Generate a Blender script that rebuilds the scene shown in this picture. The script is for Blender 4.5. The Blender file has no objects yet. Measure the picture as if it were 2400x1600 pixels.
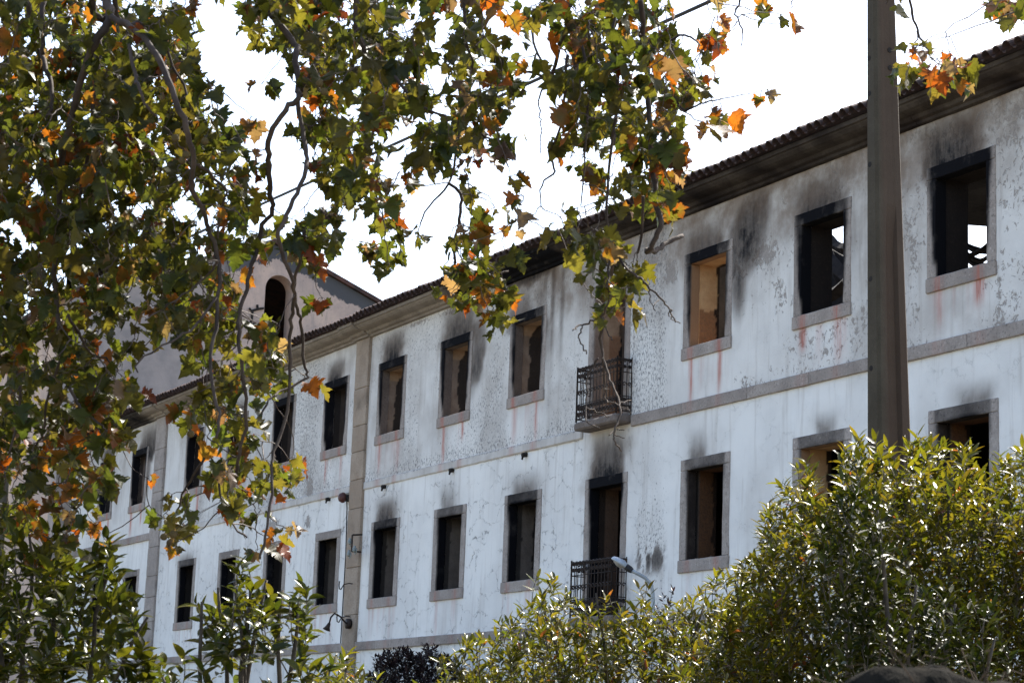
import bpy, bmesh, math, random
import numpy as np
from mathutils import Matrix, Vector
rng = np.random.default_rng(7); random.seed(7)
scene = bpy.context.scene
C_ = scene.collection
# ------------------------------------------------------------------ camera (solved from the facade's window grid)
FPX = 5017.15                       # focal length in pixels of a 2400 x 1600 frame
CAM = np.array([0.0, -20.2186, 1.6])
MR = np.array([[0.46343858, 0.8853642, 0.03680912], [0.15466147, -0.12171856, 0.98044093], [-0.87252766, 0.4486812, 0.1933408]])
cam = bpy.data.cameras.new('camera'); camo = bpy.data.objects.new('camera', cam); C_.objects.link(camo)
cam.sensor_width = 36.0; cam.lens = FPX * 36 / 2400
cam.clip_start = 0.1; cam.clip_end = 6000
mw = Matrix.Identity(4)
for i in range(3):
    mw[i][0] = MR[0][i]; mw[i][1] = MR[1][i]; mw[i][2] = -MR[2][i]; mw[i][3] = CAM[i]
camo.matrix_world = mw
cam.dof.use_dof = True; cam.dof.focus_distance = 32; cam.dof.aperture_fstop = 9
scene.camera = camo
scene.render.resolution_x = 1024; scene.render.resolution_y = 682
# ------------------------------------------------------------------ sky, sun, exposure
SUN_EL = math.radians(50); SUN_H = np.array([-0.50, 0.866])        # the sun stands behind the building
world = bpy.data.worlds.new('World'); scene.world = world; world.use_nodes = True
wn = world.node_tree.nodes; wl = world.node_tree.links
sky = wn.new('ShaderNodeTexSky'); sky.sky_type = 'NISHITA'; sky.sun_disc = False
sky.sun_elevation = SUN_EL; sky.sun_rotation = math.atan2(SUN_H[0], SUN_H[1])
sky.air_density = 1.0; sky.dust_density = 2.5; sky.ozone_density = 1.2
wl.new(sky.outputs[0], wn['Background'].inputs[0]); wn['Background'].inputs[1].default_value = 0.15
sl = bpy.data.lights.new('sun', 'SUN'); sl.energy = 5.0; sl.angle = math.radians(0.5); sl.color = (1, 0.95, 0.87)
so = bpy.data.objects.new('sun', sl); C_.objects.link(so)
sd = Vector((SUN_H[0] * math.cos(SUN_EL), SUN_H[1] * math.cos(SUN_EL), math.sin(SUN_EL)))
so.rotation_euler = sd.to_track_quat('Z', 'Y').to_euler(); so.location = (-30, 30, 40)
scene.view_settings.view_transform = 'Standard'; scene.view_settings.look = 'None'
scene.view_settings.gamma = 1; scene.view_settings.exposure = 1.45
scene.render.engine = 'CYCLES'
# ------------------------------------------------------------------ helpers
K = 2400 / 2352.0
def ray(u, v): return np.array([(u - 1200) / FPX, (800 - v) / FPX, 1.0]) @ MR
def fac(u, v, Y=0.0):
    d = ray(u, v); return CAM + (Y - CAM[1]) / d[1] * d
def at(u, v, depth): return CAM + depth * ray(u, v)
def tag(o, label=None, cat=None, group=None, kind=None):
    for k, v in (('label', label), ('category', cat), ('group', group), ('kind', kind)):
        if v: o[k] = v
    return o
def link(name, me, mat=None, parent=None):
    if mat is not None and not me.materials: me.materials.append(mat)
    o = bpy.data.objects.new(name, me); C_.objects.link(o)
    if parent: o.parent = parent
    return o
def empty(name, loc=(0, 0, 0)):
    o = bpy.data.objects.new(name, None); o.location = loc; o.empty_display_size = 0.2; C_.objects.link(o); return o
def mesh(name, V, F, attrs=None, smooth=False):
    me = bpy.data.meshes.new(name)
    V = np.asarray(V, np.float32); n = len(V)
    if isinstance(F, np.ndarray) and F.ndim == 2:
        nf, k = F.shape
        me.vertices.add(n); me.vertices.foreach_set('co', V.ravel())
        me.loops.add(nf * k); me.loops.foreach_set('vertex_index', F.astype(np.int32).ravel())
        me.polygons.add(nf); me.polygons.foreach_set('loop_start', np.arange(0, nf * k, k, dtype=np.int32))
        me.update(calc_edges=True)
    else:
        me.from_pydata(V.tolist(), [], [list(map(int, f)) for f in F])
    for k, a in (attrs or {}).items():
        a = np.asarray(a, np.float32)
        if a.ndim == 1:
            at_ = me.attributes.new(k, 'FLOAT', 'POINT'); at_.data.foreach_set('value', a)
        else:
            at_ = me.attributes.new(k, 'FLOAT_COLOR', 'POINT'); at_.data.foreach_set('color', a.ravel())
    if smooth: me.polygons.foreach_set('use_smooth', np.ones(len(me.polygons), bool))
    me.validate(); return me
def box_vf(x0, x1, y0, y1, z0, z1):
    V = [(x0, y0, z0), (x1, y0, z0), (x1, y1, z0), (x0, y1, z0), (x0, y0, z1), (x1, y0, z1), (x1, y1, z1), (x0, y1, z1)]
    F = [(0, 3, 2, 1), (4, 5, 6, 7), (0, 1, 5, 4), (1, 2, 6, 5), (2, 3, 7, 6), (3, 0, 4, 7)]
    return V, F
def bevbox(name, x0, x1, y0, y1, z0, z1, bev=0.008, sub=0.0, jit=0.0, attrf=None):
    """box with bevelled edges, optionally subdivided and roughened, with attributes attrf(P) -> dict"""
    bm = bmesh.new(); V, F = box_vf(x0, x1, y0, y1, z0, z1)
    vs = [bm.verts.new(v) for v in V]
    for f in F: bm.faces.new([vs[i] for i in f])
    if sub:
        for ax in range(3):
            lo, hi = (x0, y0, z0)[ax], (x1, y1, z1)[ax]
            n = max(1, int(round((hi - lo) / sub)))
            for i in range(1, n):
                no = [0, 0, 0]; no[ax] = 1; co = [0, 0, 0]; co[ax] = lo + (hi - lo) * i / n
                bmesh.ops.bisect_plane(bm, geom=bm.verts[:] + bm.edges[:] + bm.faces[:], plane_co=co, plane_no=no)
    if bev:
        ed = [e for e in bm.edges if len(e.link_faces) == 2 and e.calc_face_angle(0) > 0.5]
        bmesh.ops.bevel(bm, geom=ed, offset=bev, segments=1, affect='EDGES')
    me = bpy.data.meshes.new(name); bm.to_mesh(me); bm.free()
    P = np.array([v.co for v in me.vertices])
    if jit:
        P2 = P + (np.stack([vnoise(P * 9, 3), vnoise(P * 9, 5), vnoise(P * 9, 8)], 1) - .5) * 2 * jit
        me.vertices.foreach_set('co', P2.astype(np.float32).ravel())
    if attrf:
        for k, a in attrf(P).items():
            at_ = me.attributes.new(k, 'FLOAT', 'POINT'); at_.data.foreach_set('value', np.asarray(a, np.float32))
    me.update(); return me
_tab = np.random.default_rng(99).random(65536)
def vnoise(P, seed=0):
    """smooth value noise in 0..1 for an (n,3) or (n,2) array"""
    P = np.asarray(P, float)
    if P.shape[1] == 2: P = np.concatenate([P, np.zeros((len(P), 1))], 1)
    I = np.floor(P).astype(np.int64); f = P - I; f = f * f * (3 - 2 * f); out = 0
    for dx in (0, 1):
        for dy in (0, 1):
            for dz in (0, 1):
                h = ((I[:, 0] + dx) * 73856093 ^ (I[:, 1] + dy) * 19349663 ^ (I[:, 2] + dz) * 83492791 ^ (seed * 2654435)) & 65535
                w = (f[:, 0] if dx else 1 - f[:, 0]) * (f[:, 1] if dy else 1 - f[:, 1]) * (f[:, 2] if dz else 1 - f[:, 2])
                out = out + w * _tab[h]
    return out
def fbm(P, seed=0, o=4):
    P = np.asarray(P, float); s = 0; a = .5; t = 0
    for i in range(o): s = s + a * vnoise(P * 2 ** i, seed + i * 7); t += a; a *= .55
    return s / t
def sstep(a, b, x): t = np.clip((x - a) / (b - a), 0, 1); return t * t * (3 - 2 * t)
def tube_vf(pts, rad, n=6, cap=True):
    pts = np.asarray(pts, float); rad = np.broadcast_to(np.asarray(rad, float), (len(pts),))
    T = np.gradient(pts, axis=0); T /= np.linalg.norm(T, axis=1)[:, None] + 1e-12
    up = np.array([0, 0, 1.0]) if abs(T[0][2]) < .9 else np.array([1.0, 0, 0])
    V = []; u = np.cross(T[0], up); u /= np.linalg.norm(u)
    for p, t, r in zip(pts, T, rad):
        u = u - t * (u @ t); u /= np.linalg.norm(u) + 1e-12; w = np.cross(t, u)
        for k in range(n):
            a = 2 * math.pi * k / n; V.append(p + r * (math.cos(a) * u + math.sin(a) * w))
    F = []
    for i in range(len(pts) - 1):
        for k in range(n):
            a, b = i * n + k, i * n + (k + 1) % n
            F.append((a, b, b + n, a + n))
    if cap: F.append(tuple(range(n - 1, -1, -1))); F.append(tuple(range((len(pts) - 1) * n, len(pts) * n)))
    return V, F
class MB:
    def __init__(s): s.V = []; s.F = []
    def add(s, V, F):
        o = len(s.V); s.V += [tuple(map(float, v)) for v in V]; s.F += [tuple(i + o for i in f) for f in F]; return s
    def box(s, *a): return s.add(*box_vf(*a))
    def tube(s, pts, r, n=6): return s.add(*tube_vf(pts, r, n))
    def obj(s, name, mat, parent=None, smooth=False, attrs=None): return link(name, mesh(name, s.V, s.F, attrs, smooth), mat, parent)
# ------------------------------------------------------------------ materials
def mat_new(name):
    m = bpy.data.materials.new(name); m.use_nodes = True
    nt = m.node_tree; return m, nt, nt.nodes['Principled BSDF']
class N:
    def __init__(s, nt): s.nt = nt
    def node(s, t, **k):
        n = s.nt.nodes.new(t)
        for a, b in k.items(): setattr(n, a, b)
        return n
    def lk(s, a, b): s.nt.links.new(a, b)
    def val(s, x, sock):
        if hasattr(x, 'is_output'): s.lk(x, sock)
        else: sock.default_value = x
    def math(s, op, a, b=0.0, c=None, clamp=False):
        n = s.node('ShaderNodeMath', operation=op, use_clamp=clamp); s.val(a, n.inputs[0]); s.val(b, n.inputs[1])
        if c is not None: s.val(c, n.inputs[2])
        return n.outputs[0]
    def mix(s, f, a, b, mode='MIX'):
        n = s.node('ShaderNodeMix', data_type='RGBA', blend_type=mode); s.val(f, n.inputs[0])
        s.val((*a, 1) if isinstance(a, tuple) else a, n.inputs[6]); s.val((*b, 1) if isinstance(b, tuple) else b, n.inputs[7]); return n.outputs[2]
    def attr(s, name): n = s.node('ShaderNodeAttribute', attribute_name=name); return n
    def noise(s, vec, scale, detail=4, rough=.55, dist=0.0):
        n = s.node('ShaderNodeTexNoise'); s.lk(vec, n.inputs['Vector']); n.inputs['Scale'].default_value = scale
        n.inputs['Detail'].default_value = detail; n.inputs['Roughness'].default_value = rough; n.inputs['Distortion'].default_value = dist; return n
    def ramp(s, x, a, b, lo=0.0, hi=1.0):
        n = s.node('ShaderNodeMapRange', clamp=True); n.interpolation_type = 'SMOOTHSTEP'; s.val(x, n.inputs[0]); s.val(a, n.inputs[1]); s.val(b, n.inputs[2]); n.inputs[3].default_value = lo; n.inputs[4].default_value = hi; return n.outputs[0]
    def coord(s, which='Object'): return s.node('ShaderNodeTexCoord').outputs[which]
    def scale(s, v, sc):
        n = s.node('ShaderNodeMapping'); s.lk(v, n.inputs[0]); n.inputs['Scale'].default_value = sc; return n.outputs[0]
    def bump(s, h, strength, dist, b):
        n = s.node('ShaderNodeBump'); n.inputs['Strength'].default_value = strength; n.inputs['Distance'].default_value = dist; s.lk(h, n.inputs['Height']); s.lk(n.outputs[0], b.inputs['Normal']); return n

def plaster_material():
    m, nt, b = mat_new('whitewashed_plaster'); n = N(nt); co = n.coord()
    soot = n.attr('soot').outputs['Fac']; brown = n.attr('brown').outputs['Fac']; rust = n.attr('rust').outputs['Fac']
    peel = n.attr('peel').outputs['Fac']; mould = n.attr('mould').outputs['Fac']; crack = n.attr('crack').outputs['Fac']; patch = n.attr('patch').outputs['Fac']
    big = n.noise(co, .55, 5, .6).outputs[0]; fine = n.noise(co, 26, 4, .7).outputs[0]
    streak = n.noise(n.scale(co, (3.2, 3.2, .22)), 1.6, 5, .65).outputs[0]
    col = n.mix(n.ramp(big, .38, .68), (.80, .785, .755), (.69, .675, .65))
    col = n.mix(n.math('MULTIPLY', n.ramp(streak, .50, .74), .5), col, (.42, .38, .34))
    col = n.mix(n.math('MULTIPLY', n.ramp(fine, .55, .8), .22), col, (.5, .48, .45))
    # brown smoke veil
    bn = n.math('MULTIPLY', brown, n.ramp(n.noise(co, 1.7, 5, .65).outputs[0], .25, .65, .5, 1.0))
    col = n.mix(bn, col, (.19, .14, .105))
    # flaked paint: small ragged chips showing the grey-brown render
    pv = n.noise(n.scale(co, (1, 1, .8)), 10.5, 7, .74, .9).outputs[0]; pw = n.noise(co, 1.4, 3, .6).outputs[0]
    pm = n.math('ADD', n.math('MULTIPLY', pv, .75), n.math('MULTIPLY', pw, .35))
    thr = n.math('SUBTRACT', .84, n.math('MULTIPLY', peel, .25))
    pk = n.ramp(n.math('SUBTRACT', pm, thr), 0.0, .022)
    pcol = n.mix(n.ramp(fine, .3, .7), (.33, .29, .26), (.23, .20, .18))
    # lichen / mould speckle
    mv = n.noise(n.scale(co, (1.25, 1, .75)), 19, 4, .72, .4).outputs[0]
    mk = n.ramp(n.math('SUBTRACT', mv, n.math('SUBTRACT', .76, n.math('MULTIPLY', mould, .24))), 0.0, .05)
    col = n.mix(n.math('MULTIPLY', mk, n.ramp(mould, 0, .55, 0, .82)), col, (.155, .15, .15))
    # bare patches with a shape of their own
    pt = n.ramp(n.math('ADD', patch, n.math('MULTIPLY', n.math('SUBTRACT', pv, .5), 2.6)), .50, .60)
    pk = n.math('MAXIMUM', pk, pt)
    col = n.mix(n.math('MULTIPLY', pk, .85), col, pcol)
    # rust runs
    rk = n.math('MULTIPLY', rust, n.ramp(n.noise(n.scale(co, (16, 4, .9)), 1.5, 4, .6).outputs[0], .25, .6, .3, 1.0))
    col = n.mix(n.math('MULTIPLY', rk, 1.0, clamp=True), col, (.42, .115, .075))
    # cracks
    wob = n.noise(co, 3.4, 6, .75)
    vadd = n.node('ShaderNodeVectorMath', operation='MULTIPLY_ADD'); n.lk(wob.outputs['Color'], vadd.inputs[0]); vadd.inputs[1].default_value = (.55, .55, .55); n.lk(co, vadd.inputs[2])
    vo = n.node('ShaderNodeTexVoronoi', feature='DISTANCE_TO_EDGE'); n.lk(n.scale(vadd.outputs[0], (.8, 0.0, 1.25)), vo.inputs['Vector']); vo.inputs['Scale'].default_value = 1.9
    gate = n.math('MULTIPLY', n.ramp(n.noise(co, 1.1, 3, .6).outputs[0], .42, .56), n.ramp(n.noise(co, 5.5, 3, .6).outputs[0], .40, .58, .12, 1.0))
    ck = n.math('MULTIPLY', n.ramp(vo.outputs['Distance'], .004, .016, 1.0, 0.0), n.math('MULTIPLY', n.math('MULTIPLY', gate, crack), .8))
    col = n.mix(ck, col, (.12, .11, .10))
    # soot
    sk = n.math('MULTIPLY', soot, n.math('MULTIPLY', n.ramp(n.noise(co, 5, 6, .75).outputs[0], .2, .62, .55, 1.12), n.ramp(n.noise(n.scale(co, (5, 5, .7)), 1.6, 5, .7).outputs[0], .3, .65, .72, 1.08)), clamp=True)
    col = n.mix(n.ramp(soot, 0, .5, 0, .62), col, (.15, .10, .068)); col = n.mix(sk, col, (.009, .009, .011))
    n.lk(col, b.inputs['Base Color']); b.inputs['Roughness'].default_value = .92; b.inputs['Specular IOR Level'].default_value = .2
    h = n.math('SUBTRACT', n.math('ADD', n.math('MULTIPLY', fine, .25), n.math('MULTIPLY', big, .6)), n.math('ADD', n.math('MULTIPLY', pk, .5), ck))
    n.bump(h, .55, .02, b); return m
def stone_material(name, c0, c1, rough=.9, speck=55, wet=(.045, .04, .035)):
    m, nt, b = mat_new(name); n = N(nt); co = n.coord()
    oi = n.node('ShaderNodeObjectInfo').outputs['Random']
    soot = n.attr('soot').outputs['Fac']; warm = n.attr('warm').outputs['Fac']; rust = n.attr('rust').outputs['Fac']; brown = n.attr('brown').outputs['Fac']
    a = n.noise(co, 2.3, 5, .65).outputs[0]; sp = n.noise(co, speck, 3, .75).outputs[0]
    col = n.mix(n.ramp(a, .3, .7), c0, c1)
    col = n.mix(n.ramp(sp, .56, .68, 0, .6), col, wet); col = n.mix(n.ramp(sp, .30, .42, .45, 0), col, tuple(min(1, x * 1.9) for x in c0))
    col = n.mix(n.ramp(oi, 0, 1, 0, .35), col, tuple(x * .72 for x in c1))
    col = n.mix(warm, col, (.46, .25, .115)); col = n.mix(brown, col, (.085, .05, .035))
    col = n.mix(n.math('MULTIPLY', rust, n.ramp(n.noise(n.scale(co, (12, 3, 1)), 1.5, 4, .6).outputs[0], .3, .65, .15, .9)), col, (.40, .115, .075))
    sk = n.math('MULTIPLY', soot, n.ramp(a, .1, .6, .8, 1.06), clamp=True)
    col = n.mix(sk, col, (.008, .008, .010)); n.lk(n.ramp(sk, 0, 1, .22, .04), b.inputs['Specular IOR Level'])
    n.lk(col, b.inputs['Base Color']); b.inputs['Roughness'].default_value = rough
    n.bump(n.math('ADD', sp, n.math('MULTIPLY', a, 1.5)), .5, .012, b); return m
def reveal_material():
    m, nt, b = mat_new('scorched_reveal_plaster'); n = N(nt); co = n.coord()
    char = n.attr('char').outputs['Fac']; tone = n.attr('tone').outputs['Fac']; raw = n.attr('raw').outputs['Fac']
    a = n.noise(co, 3, 5, .65).outputs[0]; f = n.noise(co, 22, 4, .7).outputs[0]
    grey = n.mix(n.ramp(a, .3, .7), (.20, .165, .14), (.13, .105, .09)); tan = n.mix(n.ramp(a, .3, .7), (.62, .40, .21), (.50, .29, .14))
    col = n.mix(tone, grey, tan); col = n.mix(raw, col, n.mix(n.ramp(f, .3, .7), (.26, .115, .05), (.17, .085, .045)))
    col = n.mix(n.ramp(f, .58, .75, 0, .35), col, (.05, .04, .035))
    col = n.mix(n.math('MULTIPLY', char, n.ramp(f, .1, .5, .85, 1.0)), col, (.010, .009, .009))
    n.lk(col, b.inputs['Base Color']); b.inputs['Roughness'].default_value = .95; b.inputs['Specular IOR Level'].default_value = .15
    n.bump(n.math('ADD', a, f), .5, .02, b); return m
def simple_material(name, c0, c1, scale=6, rough=.8, bump=.3, metal=0.0, dist=.01, spec=.3):
    m, nt, b = mat_new(name); n = N(nt); co = n.coord()
    a = n.noise(co, scale, 5, .65).outputs[0]
    n.lk(n.mix(n.ramp(a, .3, .7), c0, c1), b.inputs['Base Color']); b.inputs['Roughness'].default_value = rough; b.inputs['Metallic'].default_value = metal
    b.inputs['Specular IOR Level'].default_value = spec
    if bump: n.bump(a, bump, dist, b)
    return m
def leaf_material(name, trans=.5, rough=.38, gain=(1.3, 1.12, .5), spec=.5, vein=True):
    m, nt, b = mat_new(name); n = N(nt)
    c = n.attr('col').outputs['Color']; co = n.coord()
    no = n.noise(co, 14, 4, .65).outputs[0]
    col = n.mix(n.ramp(no, .3, .75, 0, .55), c, n.mix(1.0, c, (.42, .40, .38), 'MULTIPLY'))
    n.lk(col, b.inputs['Base Color']); b.inputs['Roughness'].default_value = rough; b.inputs['Specular IOR Level'].default_value = spec
    t = n.node('ShaderNodeBsdfTranslucent'); n.lk(n.mix(1.0, col, gain, 'MULTIPLY'), t.inputs[0])
    mx = n.node('ShaderNodeMixShader'); mx.inputs[0].default_value = trans
    n.lk(b.outputs[0], mx.inputs[1]); n.lk(t.outputs[0], mx.inputs[2]); n.lk(mx.outputs[0], nt.nodes['Material Output'].inputs[0])
    n.bump(no, .25, .004, b); return m
M_PLASTER = plaster_material()
M_GRANITE = stone_material('granite', (.39, .34, .305), (.285, .245, .22), speck=24)
M_CORNICE = stone_material('weathered_cornice_stone', (.35, .305, .255), (.25, .213, .175), speck=24)
M_REVEAL = reveal_material()
M_CHAR = simple_material('charred_wood', (.014, .012, .011), (.03, .024, .02), 9, .9, .5)
M_DARKWALL = simple_material('smoke_blackened_masonry', (.05, .04, .033), (.095, .07, .055), 3, .95, .4)
M_IRON = simple_material('black_wrought_iron', (.018, .015, .014), (.05, .032, .024), 20, .6, .3, .4)
M_TILE = simple_material('old_clay_tile', (.03, .024, .022), (.105, .05, .038), 3.2, .85, .4)
M_CONC = stone_material('aged_pole_concrete', (.098, .085, .062), (.062, .052, .036), speck=60, wet=(.03, .025, .018))
M_BARK = simple_material('plane_bark', (.03, .021, .017), (.075, .055, .044), 7, .85, .5)
M_TWIG = simple_material('twig_bark', (.04, .027, .022), (.10, .072, .058), 18, .7, .3)
M_STEM = simple_material('shrub_stem_bark', (.045, .036, .028), (.10, .08, .06), 12, .85, .4)
M_LEAF = leaf_material('plane_leaf', .60, .42, (1.7, 1.56, .65), .4)
M_LAUREL = leaf_material('narrow_glossy_leaf', .5, .30, (1.5, 1.38, .5), .28)
M_SHADELAUREL = leaf_material('shade_painted_narrow_leaf', .2, .4, (1.4, 1.4, .6), .1)  # opaque laurel copy for the front shrub, whose leaf colour holds painted shade
M_CITRUS = leaf_material('broad_glossy_leaf', .48, .28, (1.7, 1.5, .5), .32)
M_PURPLE = leaf_material('dark_purple_leaf', .2, .4, (1.4, .9, .9), .3)
M_BALL = simple_material('seed_ball', (.07, .05, .02), (.14, .10, .04), 60, .95, .6)
M_WHITEMETAL = simple_material('grey_painted_metal', (.42, .46, .50), (.32, .36, .40), 14, .45, .05, .3)
M_RUBBER = simple_material('black_cable', (.012, .012, .013), (.02, .02, .02), 20, .6, .1)
# ------------------------------------------------------------------ ground
gm, gnt, gb = mat_new('dry_grass_ground'); gn = N(gnt); gco = gn.coord()
ga = gn.noise(gco, .35, 6, .65).outputs[0]; gf = gn.noise(gco, 9, 5, .7).outputs[0]
gcol = gn.mix(gn.ramp(ga, .4, .62), (.19, .16, .115), (.125, .115, .07)); gcol = gn.mix(gn.ramp(gf, .45, .75, 0, .45), gcol, (.10, .085, .05))
gn.lk(gcol, gb.inputs['Base Color']); gb.inputs['Roughness'].default_value = .95; gn.bump(gf, .6, .05, gb)
gx = np.concatenate([[-3000, -900, -300], np.arange(-120, 61, 3.0), [200, 900, 3000]]); gy = np.concatenate([[-3000, -900, -200], np.arange(-60, 61, 3.0), [200, 900, 3000]])
GX, GY = np.meshgrid(gx, gy, indexing='ij'); gp = np.stack([GX.ravel(), GY.ravel()], 1)
gz = (fbm(gp * .12, 3) - .5) * .35 * sstep(1.0, 4.0, np.maximum(-gp[:, 1] - 0.0, gp[:, 1] - 16)) * sstep(2500, 200, np.abs(gp).max(1))
gi = np.arange(len(gp)).reshape(len(gx), len(gy))
GF = np.stack([gi[:-1, :-1].ravel(), gi[1:, :-1].ravel(), gi[1:, 1:].ravel(), gi[:-1, 1:].ravel()], 1)
tag(link('ground', mesh('ground', np.column_stack([gp, gz]), GF, smooth=True), gm), 'flat ground of dry grass and earth around the burnt building', 'ground', kind='structure')
# ------------------------------------------------------------------ the burnt building
bld = empty('burnt_building', (-46, 0, 0))
tag(bld, 'long two-row white burnt-out building with soot-blackened empty windows', 'building')
OFF = np.array([-46.0, 0, 0])
def blink(name, me, mat, parent=None):      # a part of the building, given in world coordinates
    o = link(name, me, mat, parent or bld)
    if parent is None: o.location = -OFF
    return o
XR, XL = -20.6, -72.0
TH = 0.6                                     # wall thickness
UX = [-24.70, -28.24, -31.72, -35.2, -38.59, -41.98, -45.40, -48.75, -52.26, -55.75, -59.25, -64.46, -67.9]
FW, FU = 0.80, 0.20                          # half width of a surround, width of its stones
WIN = []                                     # x, outer z0, outer z1, row, soot, style, kind
SU = [.9, .85, .75, .25, .8, 1.0, .9, .95, .8, .7, .8, 1.0, .8]
SL = [.6, .5, .55, .95, .75, .55, .85, .12, .2, .3, .65, .4, .4]
STU = ['black', 'black', 'tan', 'tandoor', 'ragged', 'ragged', 'ragged', 'dark', 'dark', 'dark', 'dark', 'grey', 'dark']
STL = ['brown', 'tan', 'brown', 'browndoor', 'grey', 'grey', 'grey', 'grey', 'dark', 'dark', 'dark', 'dark', 'dark']
for i, x in enumerate(UX):
    WIN.append((x, 8.1 if i == 3 else 8.871, 10.847, 'U', SU[i], STU[i], 'door' if i == 3 else 'window'))
    WIN.append((x + (-.06 if i > 6 else .03), 4.26 if i == 3 else 5.029, 7.051, 'L', SL[i], STL[i], 'door' if i == 3 else 'window'))
def inner(w):
    x, z0, z1 = w[:3]; return (x - FW + FU + .01, x + FW - FU - .01, z0 + (0.0 if w[6] == 'door' else .225), z1 - .20)
# --- facade wall: fine grid with real openings; stains are stored per vertex
ZT = 11.62
def gridlines(lo, hi, step, extra):
    g = list(np.arange(lo, hi + 1e-6, step)); ex = sorted(set(round(e, 4) for e in extra))
    g = [v for v in g if all(abs(v - e) > step * .45 for e in ex)] + [e for e in ex if lo <= e <= hi]
    return np.array(sorted(set(np.round(g, 4))))
hx = []; hz = []
HOLES = []
for w in WIN:
    h = (w[0] - FW + .06, w[0] + FW - .06, w[1] + (0 if w[6] == 'door' else .06), w[2] - .06); HOLES.append(h); hx += h[:2]; hz += h[2:]
xs = gridlines(XL, XR, .065, hx + [XL, XR]); zs = gridlines(3.2, ZT, .065, hz + [ZT, 3.2]); zs = np.concatenate([[0.0, 1.6], zs])
def slab(xs, zs, holes, y0, y1, attrf=None, wob=0.0):
    nx, nz = len(xs), len(zs); cx = (xs[1:] + xs[:-1]) / 2; cz = (zs[1:] + zs[:-1]) / 2
    solid = np.ones((nx - 1, nz - 1), bool)
    for a, b, c, d in holes: solid[np.ix_((cx > a) & (cx < b), (cz > c) & (cz < d))] = False
    X, Z = np.meshgrid(xs, zs, indexing='ij'); XZ = np.stack([X.ravel(), Z.ravel()], 1); n = nx * nz
    idx = np.arange(n).reshape(nx, nz)
    f = np.argwhere(solid); i, j = f[:, 0], f[:, 1]
    a, b, c, d = idx[i, j], idx[i + 1, j], idx[i + 1, j + 1], idx[i, j + 1]
    F = [np.stack([a, b, c, d], 1), np.stack([a, d, c, b], 1) + n]
    pad = np.zeros((nx + 1, nz + 1), bool); pad[1:-1, 1:-1] = solid
    for i_, j_ in np.argwhere(pad[1:, :] ^ pad[:-1, :]):          # edges between columns
        if 1 <= j_ <= nz - 1:
            p, q = idx[i_, j_ - 1], idx[i_, j_]
            F.append(np.array([[p, q, q + n, p + n]]) if pad[i_, j_] else np.array([[q, p, p + n, q + n]]))
    for i_, j_ in np.argwhere(pad[:, 1:] ^ pad[:, :-1]):
        if 1 <= i_ <= nx - 1:
            p, q = idx[i_ - 1, j_], idx[i_, j_]
            F.append(np.array([[q, p, p + n, q + n]]) if pad[i_, j_] else np.array([[p, q, q + n, p + n]]))
    F = np.concatenate(F)
    yw = (fbm(XZ * np.array([.5, .5]), 11) - .5) * wob + (fbm(XZ * 3, 17, 2) - .5) * wob * .35
    V = np.concatenate([np.column_stack([XZ[:, 0], y0 + yw, XZ[:, 1]]), np.column_stack([XZ[:, 0], np.full(n, y1), XZ[:, 1]])])
    at_ = {}
    if attrf:
        for k, v in attrf(XZ).items(): at_[k] = np.concatenate([v, np.zeros(n)])
    return V, F, at_
def bl(x, a, b, s): return sstep(a - s, a + s, x) * (1 - sstep(b - s, b + s, x))      # soft box
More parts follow.
